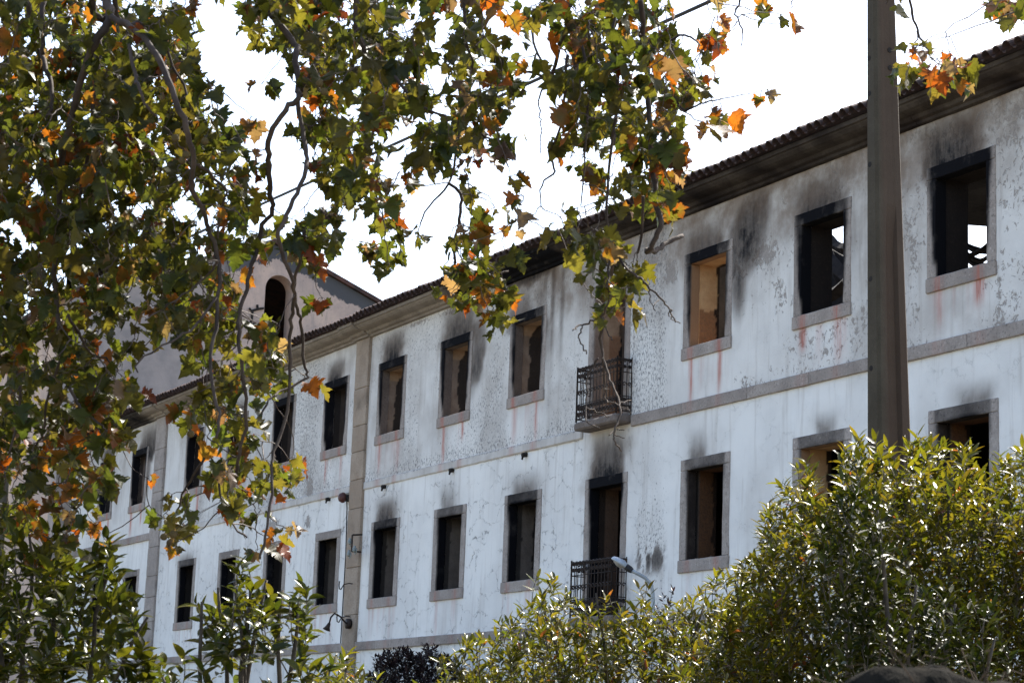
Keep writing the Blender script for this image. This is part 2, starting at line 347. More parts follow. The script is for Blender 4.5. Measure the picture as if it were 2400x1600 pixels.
def wall_attrs(P):
    x, z = P[:, 0], P[:, 1]; n = len(P); nz_ = fbm(P * 1.3, 21); nf = fbm(P * 4.5, 31)
    soot = np.zeros(n); brown = np.zeros(n); rust = np.zeros(n); peel = np.zeros(n); mould = np.zeros(n); crack = np.zeros(n); patch = np.zeros(n)
    # plumes: x centre, foot z, half width, height, strength, lean per metre
    plumes = [(-24.85, 10.75, .62, .85, .98, -.2), (-28.35, 10.75, .6, .65, .72, -.1), (-31.9, 10.8, .55, .5, .6, 0), (-38.9, 10.6, .55, .8, .42, 0), (-38.0, 10.2, .3, 1.3, .35, .0),
              (-41.95, 10.6, .75, 1.0, .85, .05), (-41.0, 9.9, .28, 1.5, .62, .1), (-45.45, 10.75, .5, .75, .98, .1), (-48.8, 10.75, .5, .6, .9, .05), (-52.3, 10.75, .5, .6, .7, 0), (-55.8, 10.8, .5, .5, .6, 0), (-59.3, 10.8, .5, .5, .6, 0), (-63.9, 10.5, .8, 1.0, .9, .4), (-67.9, 10.8, .6, .7, .8, 0),
              (-24.4, 7.05, .4, .34, .34, .2), (-28.1, 7.05, .26, .34, .34, 0), (-31.95, 6.95, .26, .62, .40, 0), (-35.2, 6.95, .55, .95, .98, .1), (-38.5, 6.95, .45, .5, .42, 0), (-41.95, 6.95, .4, .7, .30, -.2), (-45.4, 6.95, .5, .6, .78, 0), (-59.4, 6.95, .5, .3, .4, 0)]
    for cx, z0, hw, h, s, lean in plumes:
        t = (z - z0) / h; xx = x - cx - lean * (z - z0) + (nz_ - .5) * .5
        wv = hw * (.92 + .25 * np.clip(t, 0, 1.2)) * (.8 + .4 * nf)
        v = s * np.clip(1.08 - np.abs(t) * .95, 0, 1) * (1 - sstep(wv * .35, wv * 1.5, np.abs(xx))) * (t > -.35) * sstep(-.35, 0, t)
        soot = np.maximum(soot, np.clip(v * 1.1, 0, 1) ** .95 * (.75 + .5 * nf))
        brown = np.maximum(brown, .8 * s * np.clip(1.25 - np.abs(t) * .75, 0, 1) * (1 - sstep(wv * .8, wv * 2.6, np.abs(xx))) * sstep(-.5, 0, t))
    # drifting smoke between the third and second window and soot beside jambs
    d = np.hypot((x + 30.55 + (z - 10.6) * -.35) / .75, (z - 10.75) / .95); soot = np.maximum(soot, .95 * np.clip(1 - d, 0, 1) ** .7 * (.6 + .8 * nf))
    d = np.hypot((x + 30.72) / .34, (z - 10.0) / .9); soot = np.maximum(soot, .75 * np.clip(1 - d, 0, 1))
    for cx, s in ((-41.15, .55), (-38.95 + 1.15, .3), (-24.0 - .0, .0), (-27.42, .25), (-63.6, .6)):
        d = np.hypot((x - cx) / .35, (z - 10.1) / 1.0); soot = np.maximum(soot, s * np.clip(1 - d, 0, 1))
    # drips beside the fifth window
    for cx, s in ((-37.55, .5), (-37.15, .4), (-37.9, .3)):
        soot = np.maximum(soot, s * np.exp(-((x - cx) / .09) ** 2) * sstep(8.6, 10.9, z) * (.4 + nf))
    # smoke brown under the eaves
    zc = 11.6 - z
    brown = np.maximum(brown, .95 * bl(x, -40, -19, 1.5) * (1 - sstep(.05, 2.5, zc + (nz_ - .5) * 1.5)))
    brown = np.maximum(brown, .34 * bl(x, -53, -36.5, 1.0) * sstep(8.1, 9.0, z) * sstep(.35, .65, fbm(P * .7, 91)))
    brown = np.maximum(brown, sstep(7.9, 8.1, z) * (.16 + .30 * sstep(.40, .68, fbm(P * np.array([.6, .45]), 95)) + .14 * sstep(9.0, 11.5, z)))
    brown = np.maximum(brown, .16 * sstep(.5, .72, fbm(P * np.array([.9, .35]), 97)))
    brown = np.maximum(brown, .75 * bl(x, -42.6, -36.8, .5) * (1 - sstep(.1, .8, zc + (nz_ - .5) * .8)))
    brown = np.maximum(brown, .4 * bl(x, -62, -46, 1.5) * (1 - sstep(.0, .7, zc + (nz_ - .5) * .6)))
    brown = np.maximum(brown, .55 * bl(x, -75, -62.8, .3) * (1 - sstep(.3, 2.0, zc + (nz_ - .5) * .6)))
    soot = np.maximum(soot, .8 * bl(x, -41.6, -37.6, .3) * (1 - sstep(.02, .26, zc + (nf - .5) * .3)))
    # rust runs below the sills
    for w in WIN:
        if w[6] == 'door': continue
        up = w[3] == 'U'
        for k, off in enumerate((-.50, .45)):
            L = (1.0 if up else .85) * random.uniform(.45, 1.35); s = (.95 if up else .55) * random.choice((.6, .9, 1.1) if up else (.25, .55, .9))
            cx = w[0] + off + random.uniform(-.05, .05)
            v = s * np.exp(-((x - cx - (nf - .5) * .06) / ((.05 + .07 * _tab[int(-cx * 100)]) if up else .05)) ** 2) * (1 - sstep(L * .35, L, w[1] - z)) * (z < w[1] + .1)
            rust = np.maximum(rust, v)
        rust = np.maximum(rust, .3 * (np.abs(x - w[0]) < .75) * (1 - sstep(0, .9, w[1] - z)) * (z < w[1] + .05) * sstep(.45, .75, fbm(np.column_stack([x * 7, z * .4]), 41)))
    up = sstep(7.9, 8.0, z)
    # chipped paint
    peel += up * bl(x, -30.9, -20, .6) * (.45 + .55 * sstep(.40, .62, fbm(P * .8, 51)))
    peel += up * bl(x, -30.9, -28.9, .3) * bl(z, 10.0, 10.6, .35) * .55
    peel += up * bl(x, -23.9, -22.0, .3) * bl(z, 9.6, 10.9, .5) * .8 + up * bl(x, -26.8, -25.8, .3) * bl(z, 9.4, 10.8, .4) * .5
    peel += up * bl(x, -33.0, -32.4, .2) * bl(z, 10.0, 10.9, .3) * .5
    peel += (1 - up) * (.18 + .25 * bl(x, -30, -20, 2))
    peel += up * np.where(x < -36, .25, .1)
    # lichen on the upper storey
    mould += up * bl(x, -63, -33.2, .7) * (.42 + .40 * sstep(.35, .65, fbm(P * .9, 61)))
    mould += .55 * bl(x, -36.9, -34.0, .1) * 0
    mould += up * bl(x, -34.3, -33.0, .25) * .55 + up * bl(x, -51.4, -50.0, .2) * .8 + up * bl(x, -40.6, -39.4, .4) * .2
    mould += (1 - up) * bl(x, -34.1, -32.9, .22) * (.55 + .35 * bl(z, 5.0, 6.4, .6)) + (1 - up) * bl(x, -58, -47.6, 1) * bl(z, 7.0, 7.9, .3) * .5
    mould += .42 * sstep(.35, .0, z - 8.1) * sstep(-.05, .02, z - 8.09) * bl(x, -60, -30, 2) + .7 * sstep(.4, 0, np.abs(z - 4.36)) * .6
    mould += .15 * np.clip(nz_ - .4, 0, 1)
    soot = np.maximum(soot, .75 * bl(x, -34.0, -33.0, .2) * bl(z, 5.15, 5.55, .2) * sstep(.42, .6, fbm(P * np.array([9, 3]), 71)))
    crack += (1 - up) * bl(x, -62, -34.3, .8) * (.55 + .45 * sstep(.3, .55, nz_)) + (1 - up) * .25 + up * .15
    # bare patches
    for cx, cz, rx, rz, s in ((-33.0, 10.6, .35, .35, 1), (-29.9, 10.35, .6, .42, .8), (-50.2, 8.25, .35, .5, 1), (-50.2, 7.4, .3, .25, 1), (-52.6, 7.5, .6, .3, .9), (-55.5, 7.0, 1.4, .18, .6), (-22.9, 10.35, .5, .55, .95), (-33.7, 10.95, .5, .2, .8), (-41.9, 11.5, 1.6, .14, .9), (-38.9, 11.52, 1.2, .12, .9), (-44.0, 11.5, 1.2, .08, .8)):
        d = np.hypot((x - cx) / rx, (z - cz) / rz); patch = np.maximum(patch, s * np.clip(1.15 - d, 0, 1))
    return dict(soot=np.clip(soot, 0, 1), brown=np.clip(brown, 0, 1), rust=np.clip(rust, 0, 1), peel=np.clip(peel, 0, 1), mould=np.clip(mould, 0, 1), crack=np.clip(crack, 0, 1), patch=patch)
V, F, A = slab(xs, zs, HOLES, 0.0, TH, wall_attrs, .03)
blink('facade_wall', mesh('facade_wall', V, F, A), M_PLASTER)
# --- surrounds
def stone_attrs(w):
    x0, x1, z0, z1 = inner(w); s = w[4]; up = w[3] == 'U'
    def fn(P):
        dx = np.maximum(np.maximum(x0 - P[:, 0], P[:, 0] - x1), 0); dz = np.maximum(P[:, 2] - z1, 0)
        hgt = np.clip((P[:, 2] - z0) / (z1 - z0), 0, 1.2); ins = (P[:, 1] > .02)
        nn = fbm(P * 3.1, 5)
        wid = .05 + (np.where(P[:, 0] < w[0], .24, .15) if up else .06) * hgt ** 1.3 * s + (nn - .5) * .08
        side = s * sstep(1.0, .25, dx / np.maximum(wid, .01)) * (sstep(.02, .25, hgt) if up else sstep(.5, 1.0, hgt))
        lin = np.where(P[:, 2] > z1 - .02, min(1, s * 1.15) * sstep(1.05, .62, np.abs(P[:, 0] - w[0] + (.12 if up else .05) + (nn - .5) * .25) / .62) * (1.0 if up else (1.05 - .9 * dz / .2)), 0)
        soot = np.where(P[:, 2] > z1 - .02, np.maximum(lin, side * .9), side) * (.75 + .5 * nn)
        warm = np.where(ins & (P[:, 1] > .03), {'tan': .85, 'tandoor': .25, 'ragged': .12, 'brown': .25, 'black': .05}.get(w[5], .0), 0.0)
        soot = np.where(ins & (P[:, 1] > .03), {'tan': .05, 'tandoor': .25, 'ragged': .45, 'black': .9, 'grey': .85, 'brown': .7, 'browndoor': .9}.get(w[5], .85), soot)
        brown = np.where(ins, .3, 0) + .12 * nn * up
        rust = np.where(P[:, 2] < z0 - .01, np.maximum(np.exp(-((P[:, 0] - w[0] + .5) / .09) ** 2), np.exp(-((P[:, 0] - w[0] - .45) / .09) ** 2)) * (.8 if up else .45), 0)
        return dict(soot=np.clip(soot * 1.2, 0, 1), warm=warm, rust=rust, brown=brown)
    return fn
def reveal(w):
    """plastered inner reveal of an opening: four faces behind the stone, gridded, scorched"""
    x0, x1, z0, z1 = inner(w); x0 -= .02; x1 += .02; z1 += .02; st = w[5]
    V = []; F = []; ya, yb = .205, TH + .04
    def quad(o, a, b, na, nb):
        base = len(V)
        for i in range(na + 1):
            for j in range(nb + 1): V.append(np.array(o) + np.array(a) * i / na + np.array(b) * j / nb)
        for i in range(na):
            for j in range(nb):
                p = base + i * (nb + 1) + j; F.append((p, p + 1, p + nb + 2, p + nb + 1))
    h = z1 - z0; nzz = int(h / .04)
    quad((x0, ya, z0), (0, yb - ya, 0), (0, 0, h), 14, nzz)
    quad((x1, ya, z0), (0, 0, h), (0, yb - ya, 0), nzz, 14)
    quad((x0, ya, z1), (x1 - x0, 0, 0), (0, yb - ya, 0), 20, 10)
    quad((x0, ya, z0), (0, yb - ya, 0), (x1 - x0, 0, 0), 10, 20)
    P = np.array(V); n = len(P); q = P - np.array([x0, 0, z0]); t = (P[:, 1] - ya) / (yb - ya); hh = q[:, 2] / h
    nn = fbm(P * 4 + w[0], 9); n2 = fbm(P * 9 + w[0], 19)
    char = np.zeros(n); tone = np.zeros(n); raw = np.zeros(n)
    edge = t + (nn - .5) * .5 + (n2 - .5) * .18
    if st == 'tan':
        tone[:] = 1; raw = np.where((hh < .46 + (n2 - .5) * .06) & (t > .05), .85, 0.); char = sstep(.80, .83, edge) * .95
    elif st == 'tandoor':
        tone[:] = .28; raw = np.where(hh < .70 + (nn - .5) * .12, .6, 0) * (t > .3); char = np.where((t > .3) & (hh < .7), .25, 0) + sstep(.86, .9, edge) * .8
    elif st == 'ragged':
        tone[:] = .12; char = np.maximum(sstep(.36, .38, edge - .35 * sstep(.8, 1.0, hh)) * .92, .15); tone = np.where(hh > .86, .4, tone)
    elif st == 'black': char[:] = .93; raw[:] = .4
    elif st == 'brown': tone[:] = .0; raw = sstep(.1, .2, t) * .95; char = np.maximum(np.where(t < .1, .9, .42), sstep(.8, .84, edge) * .9)
    elif st == 'browndoor': raw[:] = .55; char = np.maximum(np.where(t < .35, .9, .45), sstep(.0, .6, hh - .75) * .8); char = np.maximum(char, sstep(.63, .68, fbm(P * 3.3, 77)) * .9 * (hh < .6))
    elif st == 'grey': char = np.maximum(np.where(t < .28 + (nn - .5) * .05, .80, .10), sstep(.8, 1.0, hh) * .6); char = np.maximum(char, sstep(.92, .94, edge) * .9)
    else: char = np.where(t < .4, .93, .72)
    return mesh('window_reveal', P, F, dict(char=char, tone=tone, raw=raw))
for wi, w in enumerate(WIN):
    x, z0, z1 = w[:3]; door = w[6] == 'door'; fn = stone_attrs(w); d = .05
    r = blink('balcony_door' if door else 'window', reveal(w), M_REVEAL)
    px = .018 + random.uniform(0, .006)
    def st(name, *a):
        o = link(name, bevbox(name, *a, bev=.010, sub=.06, jit=.004, attrf=fn), M_GRANITE, r); return o
    st('lintel', x - FW, x + FW, -px, .2, z1 - .20, z1)
    zb = z0 if door else z0 + .225
    st('jamb', x - FW, x - FW + FU + .01, -px + .002, .2, zb + .003, z1 - .203)
    st('jamb', x + FW - FU - .01, x + FW, -px + .002, .2, zb + .003, z1 - .203)
    if not door: st('sill', x - FW - .01, x + FW + .01, -px - .02, .2, z0, z0 + .222)
    if not door and w[5] in ('black', 'tan', 'ragged', 'grey', 'brown'):     # rubble and ash lying on the sill
        mb = MB(); rr = random.Random(wi)
        for k in range(16):
            cx = x + rr.uniform(-.52, .52); s = rr.uniform(.012, .035); cy = rr.uniform(.02, .3); zz = z0 + .222
            mb.add([(cx - s, cy - s, zz), (cx + s, cy - s * .6, zz), (cx + s * .8, cy + s, zz), (cx - s * .7, cy + s, zz), (cx, cy, zz + s * 1.3), (cx + s * .4, cy + s * .2, zz + s)], [(0, 1, 5, 4), (1, 2, 5), (2, 3, 4, 5), (3, 0, 4)])
        mb.obj('rubble', M_DARKWALL, r)['kind'] = 'stuff'
# --- string courses, pilasters, cornice
def course_attr(P):
    nn = fbm(P * 2.2, 13); rust = np.zeros(len(P))
    for w in WIN:
        if w[3] == 'U' and w[6] != 'door':
            for off in (-.5, .45): rust = np.maximum(rust, .28 * np.exp(-((P[:, 0] - w[0] - off) / .12) ** 2))
    return dict(soot=.25 * sstep(.55, .75, nn), rust=rust, brown=.1 * nn, warm=np.zeros(len(P)))
def run(x0, x1, step, rr):
    out = [x0]; s = 1 if x1 > x0 else -1
    while abs(x1 - out[-1]) > step * 1.4: out.append(out[-1] + s * step * rr.uniform(.8, 1.2))
    out.append(x1); return out
rr = random.Random(4)
PIL = [(-47.46, -46.70), (-62.80, -61.90)]
e = run(-20.7, -34.25, 2.2, rr)
for a, b in zip(e, e[1:]): blink('string_course_stone', bevbox('string_course_stone', b + .004, a - .004, -.05 - rr.uniform(0, .006), .02, 7.885, 8.095, .01, .15, .004, course_attr), M_GRANITE)
M_PLSTONE = M_PLASTER
for (a, b) in ((-36.15, PIL[0][1]), (PIL[0][0], PIL[1][1])):
    me = bevbox('string_course_band', b + .003, a - .003, -.045, .02, 7.87, 8.06, .02, .1, .006, lambda P: dict(soot=np.zeros(len(P)), brown=.30 + .3 * fbm(P * 1.5, 3), rust=course_attr(P)['rust'] * 1.3, peel=np.full(len(P), .35), mould=np.where(P[:, 2] > 8.02, 1.0, .25), crack=np.full(len(P), .2), patch=np.zeros(len(P))))
    blink('string_course_band', me, M_PLASTER)
e = run(PIL[1][0], XL + .05, 2.2, rr)
for a, b in zip(e, e[1:]): blink('string_course_stone', bevbox('string_course_stone', b + .004, a - .004, -.05, .02, 7.885, 8.095, .01, .15, .004, course_attr), M_GRANITE)
for (p, q) in ((-20.7, -34.3), (-36.1, PIL[0][1]), (PIL[0][0], PIL[1][1]), (PIL[1][0], XL + .05)):
    e = run(p, q, 2.4, rr)
    for a, b in zip(e, e[1:]): blink('string_course_stone', bevbox('string_course_stone', b + .004, a - .004, -.06 - rr.uniform(0, .006), .02, 4.075, 4.275, .01, .15, .004, course_attr), M_GRANITE)
for pi, (a, b) in enumerate(PIL):
    z = 0.0; k = 0
    while z < 11.5:
        h = rr.uniform(.62, .95) if not (pi == 0 and 4.4 < z < 7.2) else rr.uniform(1.1, 1.5)
        if z + h > 11.2: h = 11.585 - z
        y0 = -.075 - rr.uniform(0, .008)
        blink('pilaster_block', bevbox('pilaster_block', a, b, y0, .02, z + .004, z + h - .004, .012, .12, .005, lambda P: dict(soot=.35 * sstep(.6, .8, fbm(P * 1.7, 23)) + .5 * sstep(4.9, 4.3, P[:, 2]) * fbm(P * 3, 4), warm=.10 + .12 * fbm(P, 6) if pi == 0 else np.zeros(len(P)), rust=np.zeros(len(P)), brown=np.zeros(len(P)))), M_CORNICE if pi == 0 else M_GRANITE)
        z += h
PROF = [(.02, 11.575), (-.075, 11.585), (-.09, 11.63), (-.16, 11.645), (-.185, 11.675), (-.20, 11.70), (-.33, 11.715), (-.40, 11.735), (-.46, 11.775), (-.475, 11.80), (-.52, 11.805), (-.525, 11.87), (.02, 11.89)]
def cornice_piece(x0, x1, dy, lump):
    nx = max(2, int(abs(x1 - x0) / .12)); V = []; npf = len(PROF)
    for i in range(nx + 1):
        x = x0 + (x1 - x0) * i / nx
        for (y, z) in PROF: V.append((x, y - dy if y < 0 else y, z))
    P = np.array(V); P[:, 1] += (fbm(P * 4, 41) - .5) * .014 * (P[:, 1] < 0); P[:, 2] += (fbm(P * 4, 43) - .5) * .014
    F = []
    for i in range(nx):
        for j in range(npf - 1):
            a = i * npf + j; F.append((a, a + 1, a + 1 + npf, a + npf))
    F.append(tuple(range(npf))); F.append(tuple(range((nx + 1) * npf - 1, nx * npf - 1, -1)))
    x = P[:, 0]; nn = fbm(P * 1.2, 45)
    s = .62 * bl(x, -36.8, -15, 1.5) + .96 * bl(x, -41.8, -36.8, .5) + .10 + .85 * bl(x, -80, -63.2, .4)
    s = np.where(bl(x, -36.8, -27.0, 1.2) > .5, np.maximum(s, .78), s)
    br = .75 * bl(x, -37, -15, .5) + .25
    return mesh('cornice_stone', P, F, dict(soot=np.clip(s * (.7 + .6 * nn), 0, 1), brown=np.clip(br * nn * 1.2, 0, 1), warm=np.zeros(len(P)), rust=np.zeros(len(P))))
e = run(-20.5, XL, 1.9, rr)
for a, b in zip(e, e[1:]):
    pj = any(p - .5 < (a + b) / 2 < q + .5 for p, q in PIL)
    o = blink('cornice_stone', cornice_piece(b + .003, a - .003, .0 + rr.uniform(0, .012), 0), M_CORNICE)
for p, q in PIL: blink('cornice_break', cornice_piece(p - .06, q + .06, .07, 0), M_CORNICE)
# --- roof: eave tiles one by one, the courses above them as one piece
def tile_mesh(v, L=.46):
    V = []; F = []; r_ = random.Random(v); nr = 5
    prof = []
    for k in range(9):                                          # cover (convex), outer skin
        a = math.pi * k / 8; prof.append((.082 * math.cos(a), .015 + .092 * math.sin(a)))
    pan = [(.075 + .085 * (1 - math.cos(math.pi * k / 6)) / 1.0 * .5 * 1.1, .018 - .05 * math.sin(math.pi * k / 6)) for k in range(7)]
    th = .014
    def shell(pr, y0, y1, s0, s1):
        b = len(V); n = len(pr)
        for (y, s) in ((y0, s0), (y1, s1)):
            for (x, z) in pr: V.append((x * s, y, z))
            for (x, z) in pr: V.append((x * s, y, z - th))
        for k in range(n - 1):
            F.append((b + k, b + k + 1, b + 2 * n + k + 1, b + 2 * n + k)); F.append((b + n + k + 1, b + n + k, b + 3 * n + k, b + 3 * n + k + 1))
            F.append((b + k + 1, b + k, b + n + k, b + n + k + 1))
    shell(prof, 0, L, 1.04, .94); shell(pan, .03, L, 1.0, 1.0)
    return mesh('roof_tile', V, F, smooth=False)
tiles = [tile_mesh(i) for i in range(3)]
PITCH = .232; SLOPE = math.radians(24)
x = -20.7; rr = random.Random(12); k = 0
while x > XL + .1:
    o = link('roof_tile', tiles[k % 3], M_TILE, bld)
    o.location = Vector((x, -.70 + rr.uniform(-.025, .02), 11.895 + rr.uniform(-.008, .008) + .018 * math.sin(x * 1.1))) - Vector(OFF)
    o.rotation_euler = (SLOPE + rr.uniform(-.03, .03), rr.uniform(-.05, .05), rr.uniform(-.04, .04)); k += 1; x -= PITCH
mb = MB(); nn_ = int((XR - .15 - XL) / (PITCH / 4))
for i in range(nn_ + 1):
    x = -20.75 - i * PITCH / 4
    for j in range(6):
        y = -.30 + j * .5; z = 11.895 + (y + .70) * math.tan(SLOPE) + .012 + (.045 if i % 4 == 0 else .02 if i % 2 else -.02) + .02 * (j % 2)
        mb.V.append((x, y, z))
for i in range(nn_):
    for j in range(5): a = i * 6 + j; mb.F.append((a, a + 1, a + 7, a + 6))
o = mb.obj('upper_tile_courses', M_TILE, bld); o['kind'] = 'stuff'; o.location = -OFF
mb = MB(); mb.V = []; 
blink('roof_boards', mesh('roof_boards', *box_vf(XL, XR, -.45, -.05, 11.885, 11.93)), M_CHAR)
# --- other walls, floor, ruined interior
BY = 13.0
bx = gridlines(XL, XR, 3, [XL, XR] + [v for i in range(12) for v in (-24 - 4 * i, -25.2 - 4 * i)])
bz = np.array([0, 4.6, 6.6, 8.4, 10.4, 11.2])
V, F, A = slab(bx, bz, [(-25.2 - 4 * i, -24 - 4 * i, 8.4, 10.4) for i in range(12)], BY, BY + .6); blink('rear_wall', mesh('rear_wall', V, F), M_DARKWALL)
def wallbox(name, *a): blink(name, mesh(name, *box_vf(*a)), M_DARKWALL)
wallbox('end_wall', XR - .6, XR - .002, TH + .002, BY - .002, 0, 11.6); wallbox('end_wall', XL + .002, XL + .6, TH + .002, BY - .002, 0, 11.6)
blink('floor_slab', mesh('floor_slab', *box_vf(XL + .6, XR - .6, TH + .002, BY - .002, 7.45, 7.8)), M_CHAR)
blink('floor_slab', mesh('floor_slab', *box_vf(XL + .6, XR - .6, TH + .002, BY - .002, 3.9, 4.2)), M_CHAR)
for px_, ylen, h in ((-33.6, 2.6, 11.3), (-37.0, 9.5, 13.0), (-40.4, 8, 11.4), (-43.8, 8, 11.5), (-47.1, 9, 11.5), (-51, 9, 11.5), (-54.2, 9, 11.5), (-58, 9, 11.5), (-62, 12.3, 11.5)):
    nseg = 10; top = [h - max(0, h - 11.9 - .28 * t) - (.0 if t < 4 else .5 * t * random.random() * .5) for t in range(nseg + 1)]
    V = []; F = []
    for i, tp in enumerate(top):
        y = TH + .01 + ylen * i / nseg
        V += [(px_, y, 4.2), (px_ - .3, y, 4.2), (px_ - .3, y, tp), (px_, y, tp)]
    for i in range(nseg):
        a = i * 4
        for k in range(4): F.append((a + k, a + (k + 1) % 4, a + 4 + (k + 1) % 4, a + 4 + k))
    F += [(3, 2, 1, 0), tuple(nseg * 4 + k for k in range(4))]
    blink('partition_wall', mesh('partition_wall', V, F), M_DARKWALL)
# remnants of the roof over the near end: sagging boards and charred rafters
V, F = [], []
for i in range(13):
    for j in range(8):
        x = -21.2 - i * .97; y = .7 + j * 1.08; V.append((x, y, 12.2 + y * .05 + .06 * math.sin(i * 2.1 + j)))
for i in range(12):
    for j in range(7): a = i * 8 + j; F.append((a, a + 1, a + 9, a + 8))
blink('roof_remnant', mesh('roof_remnant', V, F), M_CHAR)
def beam(p, q, s=.11):
    mb = MB(); p, q = np.array(p, float), np.array(q, float); mb.tube([p + (q - p) * t + np.array([0, 0, -.12 * math.sin(math.pi * t)]) for t in np.linspace(0, 1, 7)], [s * (1 - .25 * random.random()) for _ in range(7)], 4)
    o = mb.obj('charred_rafter', M_CHAR, bld); o.location = -OFF
for k in range(8): beam((-23.0 - 2.0 * k, .5, 12.05), (-23.0 - 2.0 * k, 7.0, 15.2 - .2 * (k % 3)), .10)
# beams seen against the sky through the first two windows
Xb = []
def pt(u, v, Y): return fac(u, v, Y)
beam(pt(2240, 572, 5.2), pt(2330, 632, 5.2), .10); beam(pt(2240, 602, 5.6), pt(2335, 556, 5.6), .06); beam(pt(2225, 548, 6.2), pt(2335, 590, 6.2), .07); beam(pt(2280, 606, 5.0), pt(2330, 583, 5.0), .05)
beam(pt(1930, 540, 5.0), pt(1990, 585, 5.0), .13); beam(pt(1925, 570, 5.4), pt(1990, 660, 5.4), .22); beam(pt(1925, 690, 4.6), pt(1985, 660, 4.6), .16)
# a slab of fallen roof hanging behind the second window
qs = [pt(u, v, Y) for u, v, Y in ((1928, 572, 5.6), (1996, 612, 5.6), (1996, 775, 5.3), (1928, 775, 5.3))]
blink('fallen_roof_slab', mesh('fallen_roof_slab', [tuple(q) for q in qs] + [tuple(q + np.array([0, .12, .03])) for q in qs], [(0, 1, 2, 3), (7, 6, 5, 4), (0, 4, 5, 1), (1, 5, 6, 2), (2, 6, 7, 3), (3, 7, 4, 0)]), M_CHAR)
# --- balconies
def scroll(mb, o, ax, c, s, h, r=.0105, turns=1.3, n=16):
    """a flat iron spiral in the plane of railing axis ax, centre c = (along, z)"""
    pts = []
    for i in range(n):
        t = i / (n - 1); a = t * turns * 2 * math.pi; rr_ = s * (1 - .75 * t)
        pts.append(o + ax * (c[0] + h * rr_ * math.cos(a)) + np.array([0, 0, c[1] + rr_ * math.sin(a)]))
    mb.tube(pts, r, 4)
def balcony(xc, zb):
    D = .36; a, b = fac(1343, 1012, -D)[0], -34.28
    P = lambda P_: dict(soot=.45 * fbm(P_ * 2, 3) + .25 * (P_[:, 1] > -.1), warm=np.zeros(len(P_)), rust=np.zeros(len(P_)), brown=np.full(len(P_), .45))
    sl_ = blink('balcony_slab', bevbox('balcony_slab', a, b, -D, .02, zb - .17, zb, .035, .15, .006, P), M_GRANITE)
    r0 = MB(); H = 1.04; ins = .04
    sides = [(np.array([a + ins, -D + ins, zb]), np.array([1.0, 0, 0]), b - a - 2 * ins), (np.array([a + ins, -D + ins, zb]), np.array([0, 1.0, 0]), D - ins), (np.array([b - ins, -D + ins, zb]), np.array([0, 1.0, 0]), D - ins)]
    up = np.array([0, 0, 1.0])
    for o, ax, L in sides:
        for zz, r in ((.06, .012), (H, .018), (.34, .009), (.80, .009)): r0.tube([o + up * zz, o + ax * L + up * zz], r, 4)
        nb = max(2, int(round(L / .125)))
        for i in range(nb + 1):
            q = o + ax * L * i / nb
            r0.tube([q + up * (.0 if i in (0, nb) else .06), q + up * (H + (.05 if i in (0, nb) else 0))], .02 if i in (0, nb) else .011, 4)
        for i in range(nb):
            c = L * (i + .5) / nb; hw = L / nb / 2 * .95
            for sgn in (-1, 1):
                scroll(r0, o, ax, (c + sgn * hw * .2, 1.02), hw * .8, sgn); scroll(r0, o, ax, (c - sgn * hw * .1, .90), hw * .7, sgn)
                scroll(r0, o, ax, (c + sgn * hw * .2, .27), hw * .8, -sgn); scroll(r0, o, ax, (c + sgn * hw * .2, .14), hw * .8, sgn)
            scroll(r0, o, ax, (c, .57), hw * .85, 1, turns=1.0)
    link('railing', mesh('railing', r0.V, r0.F), M_IRON, sl_)
balcony(-35.25, 8.12); balcony(-35.22, 4.36)
# ------------------------------------------------------------------ gabled building behind
gab = empty('gable_building', (-72, 7.2, 0)); tag(gab, 'tall pink plaster gable with one dark round-arched window behind the white building', 'building')
GXw = -72.02
ap = CAM + (GXw - CAM[0]) / ray(642, 572)[0] * ray(642, 572); ev = CAM + (GXw - CAM[0]) / ray(892, 716)[0] * ray(892, 716)
gsl = (ap[2] - ev[2]) / (ev[1] - ap[1]); ac = [CAM + (GXw - CAM[0]) / ray(u, v)[0] * ray(u, v) for u, v in ((617, 760), (682, 760), (650, 644))]
ay0, ay1 = ac[0][1], ac[1][1]; atop = ac[2][2]; ar = (ay1 - ay0) / 2; ayc = (ay0 + ay1) / 2; aspr = atop - ar; asill = aspr - 2.0
GY0, GY1 = ap[1] - 7.4, ap[1] + 7.4
pm, pnt, pb = mat_new('pink_gable_plaster'); n = N(pnt); co = n.coord(); sp_ = n.node('ShaderNodeSeparateXYZ'); n.lk(co, sp_.inputs[0])
a_ = n.noise(co, 1.1, 6, .65).outputs[0]; f_ = n.noise(co, 7, 5, .7).outputs[0]
col = n.mix(n.ramp(a_, .35, .65), (.58, .42, .33), (.43, .325, .27))
col = n.mix(n.ramp(n.noise(n.scale(co, (1, 2.2, .35)), 1.5, 5, .65).outputs[0], .5, .75, 0, .5), col, (.20, .185, .18))
col = n.mix(n.ramp(f_, .56, .7, 0, .5), col, (.17, .15, .145))
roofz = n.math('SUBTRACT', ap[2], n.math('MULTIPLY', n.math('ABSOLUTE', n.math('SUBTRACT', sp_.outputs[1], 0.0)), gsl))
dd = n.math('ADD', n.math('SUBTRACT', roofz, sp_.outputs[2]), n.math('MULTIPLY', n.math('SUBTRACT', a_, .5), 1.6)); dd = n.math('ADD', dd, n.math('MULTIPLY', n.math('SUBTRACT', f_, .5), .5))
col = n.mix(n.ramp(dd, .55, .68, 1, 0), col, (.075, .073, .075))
col = n.mix(n.ramp(n.math('ADD', sp_.outputs[1], n.math('MULTIPLY', a_, 3)), -2.0, .6, 1, 0), col, n.mix(n.ramp(a_, .3, .7), (.40, .33, .29), (.27, .235, .215)))
n.lk(col, pb.inputs['Base Color']); pb.inputs['Roughness'].default_value = .95; n.bump(n.math('ADD', a_, f_), .4, .03, pb)
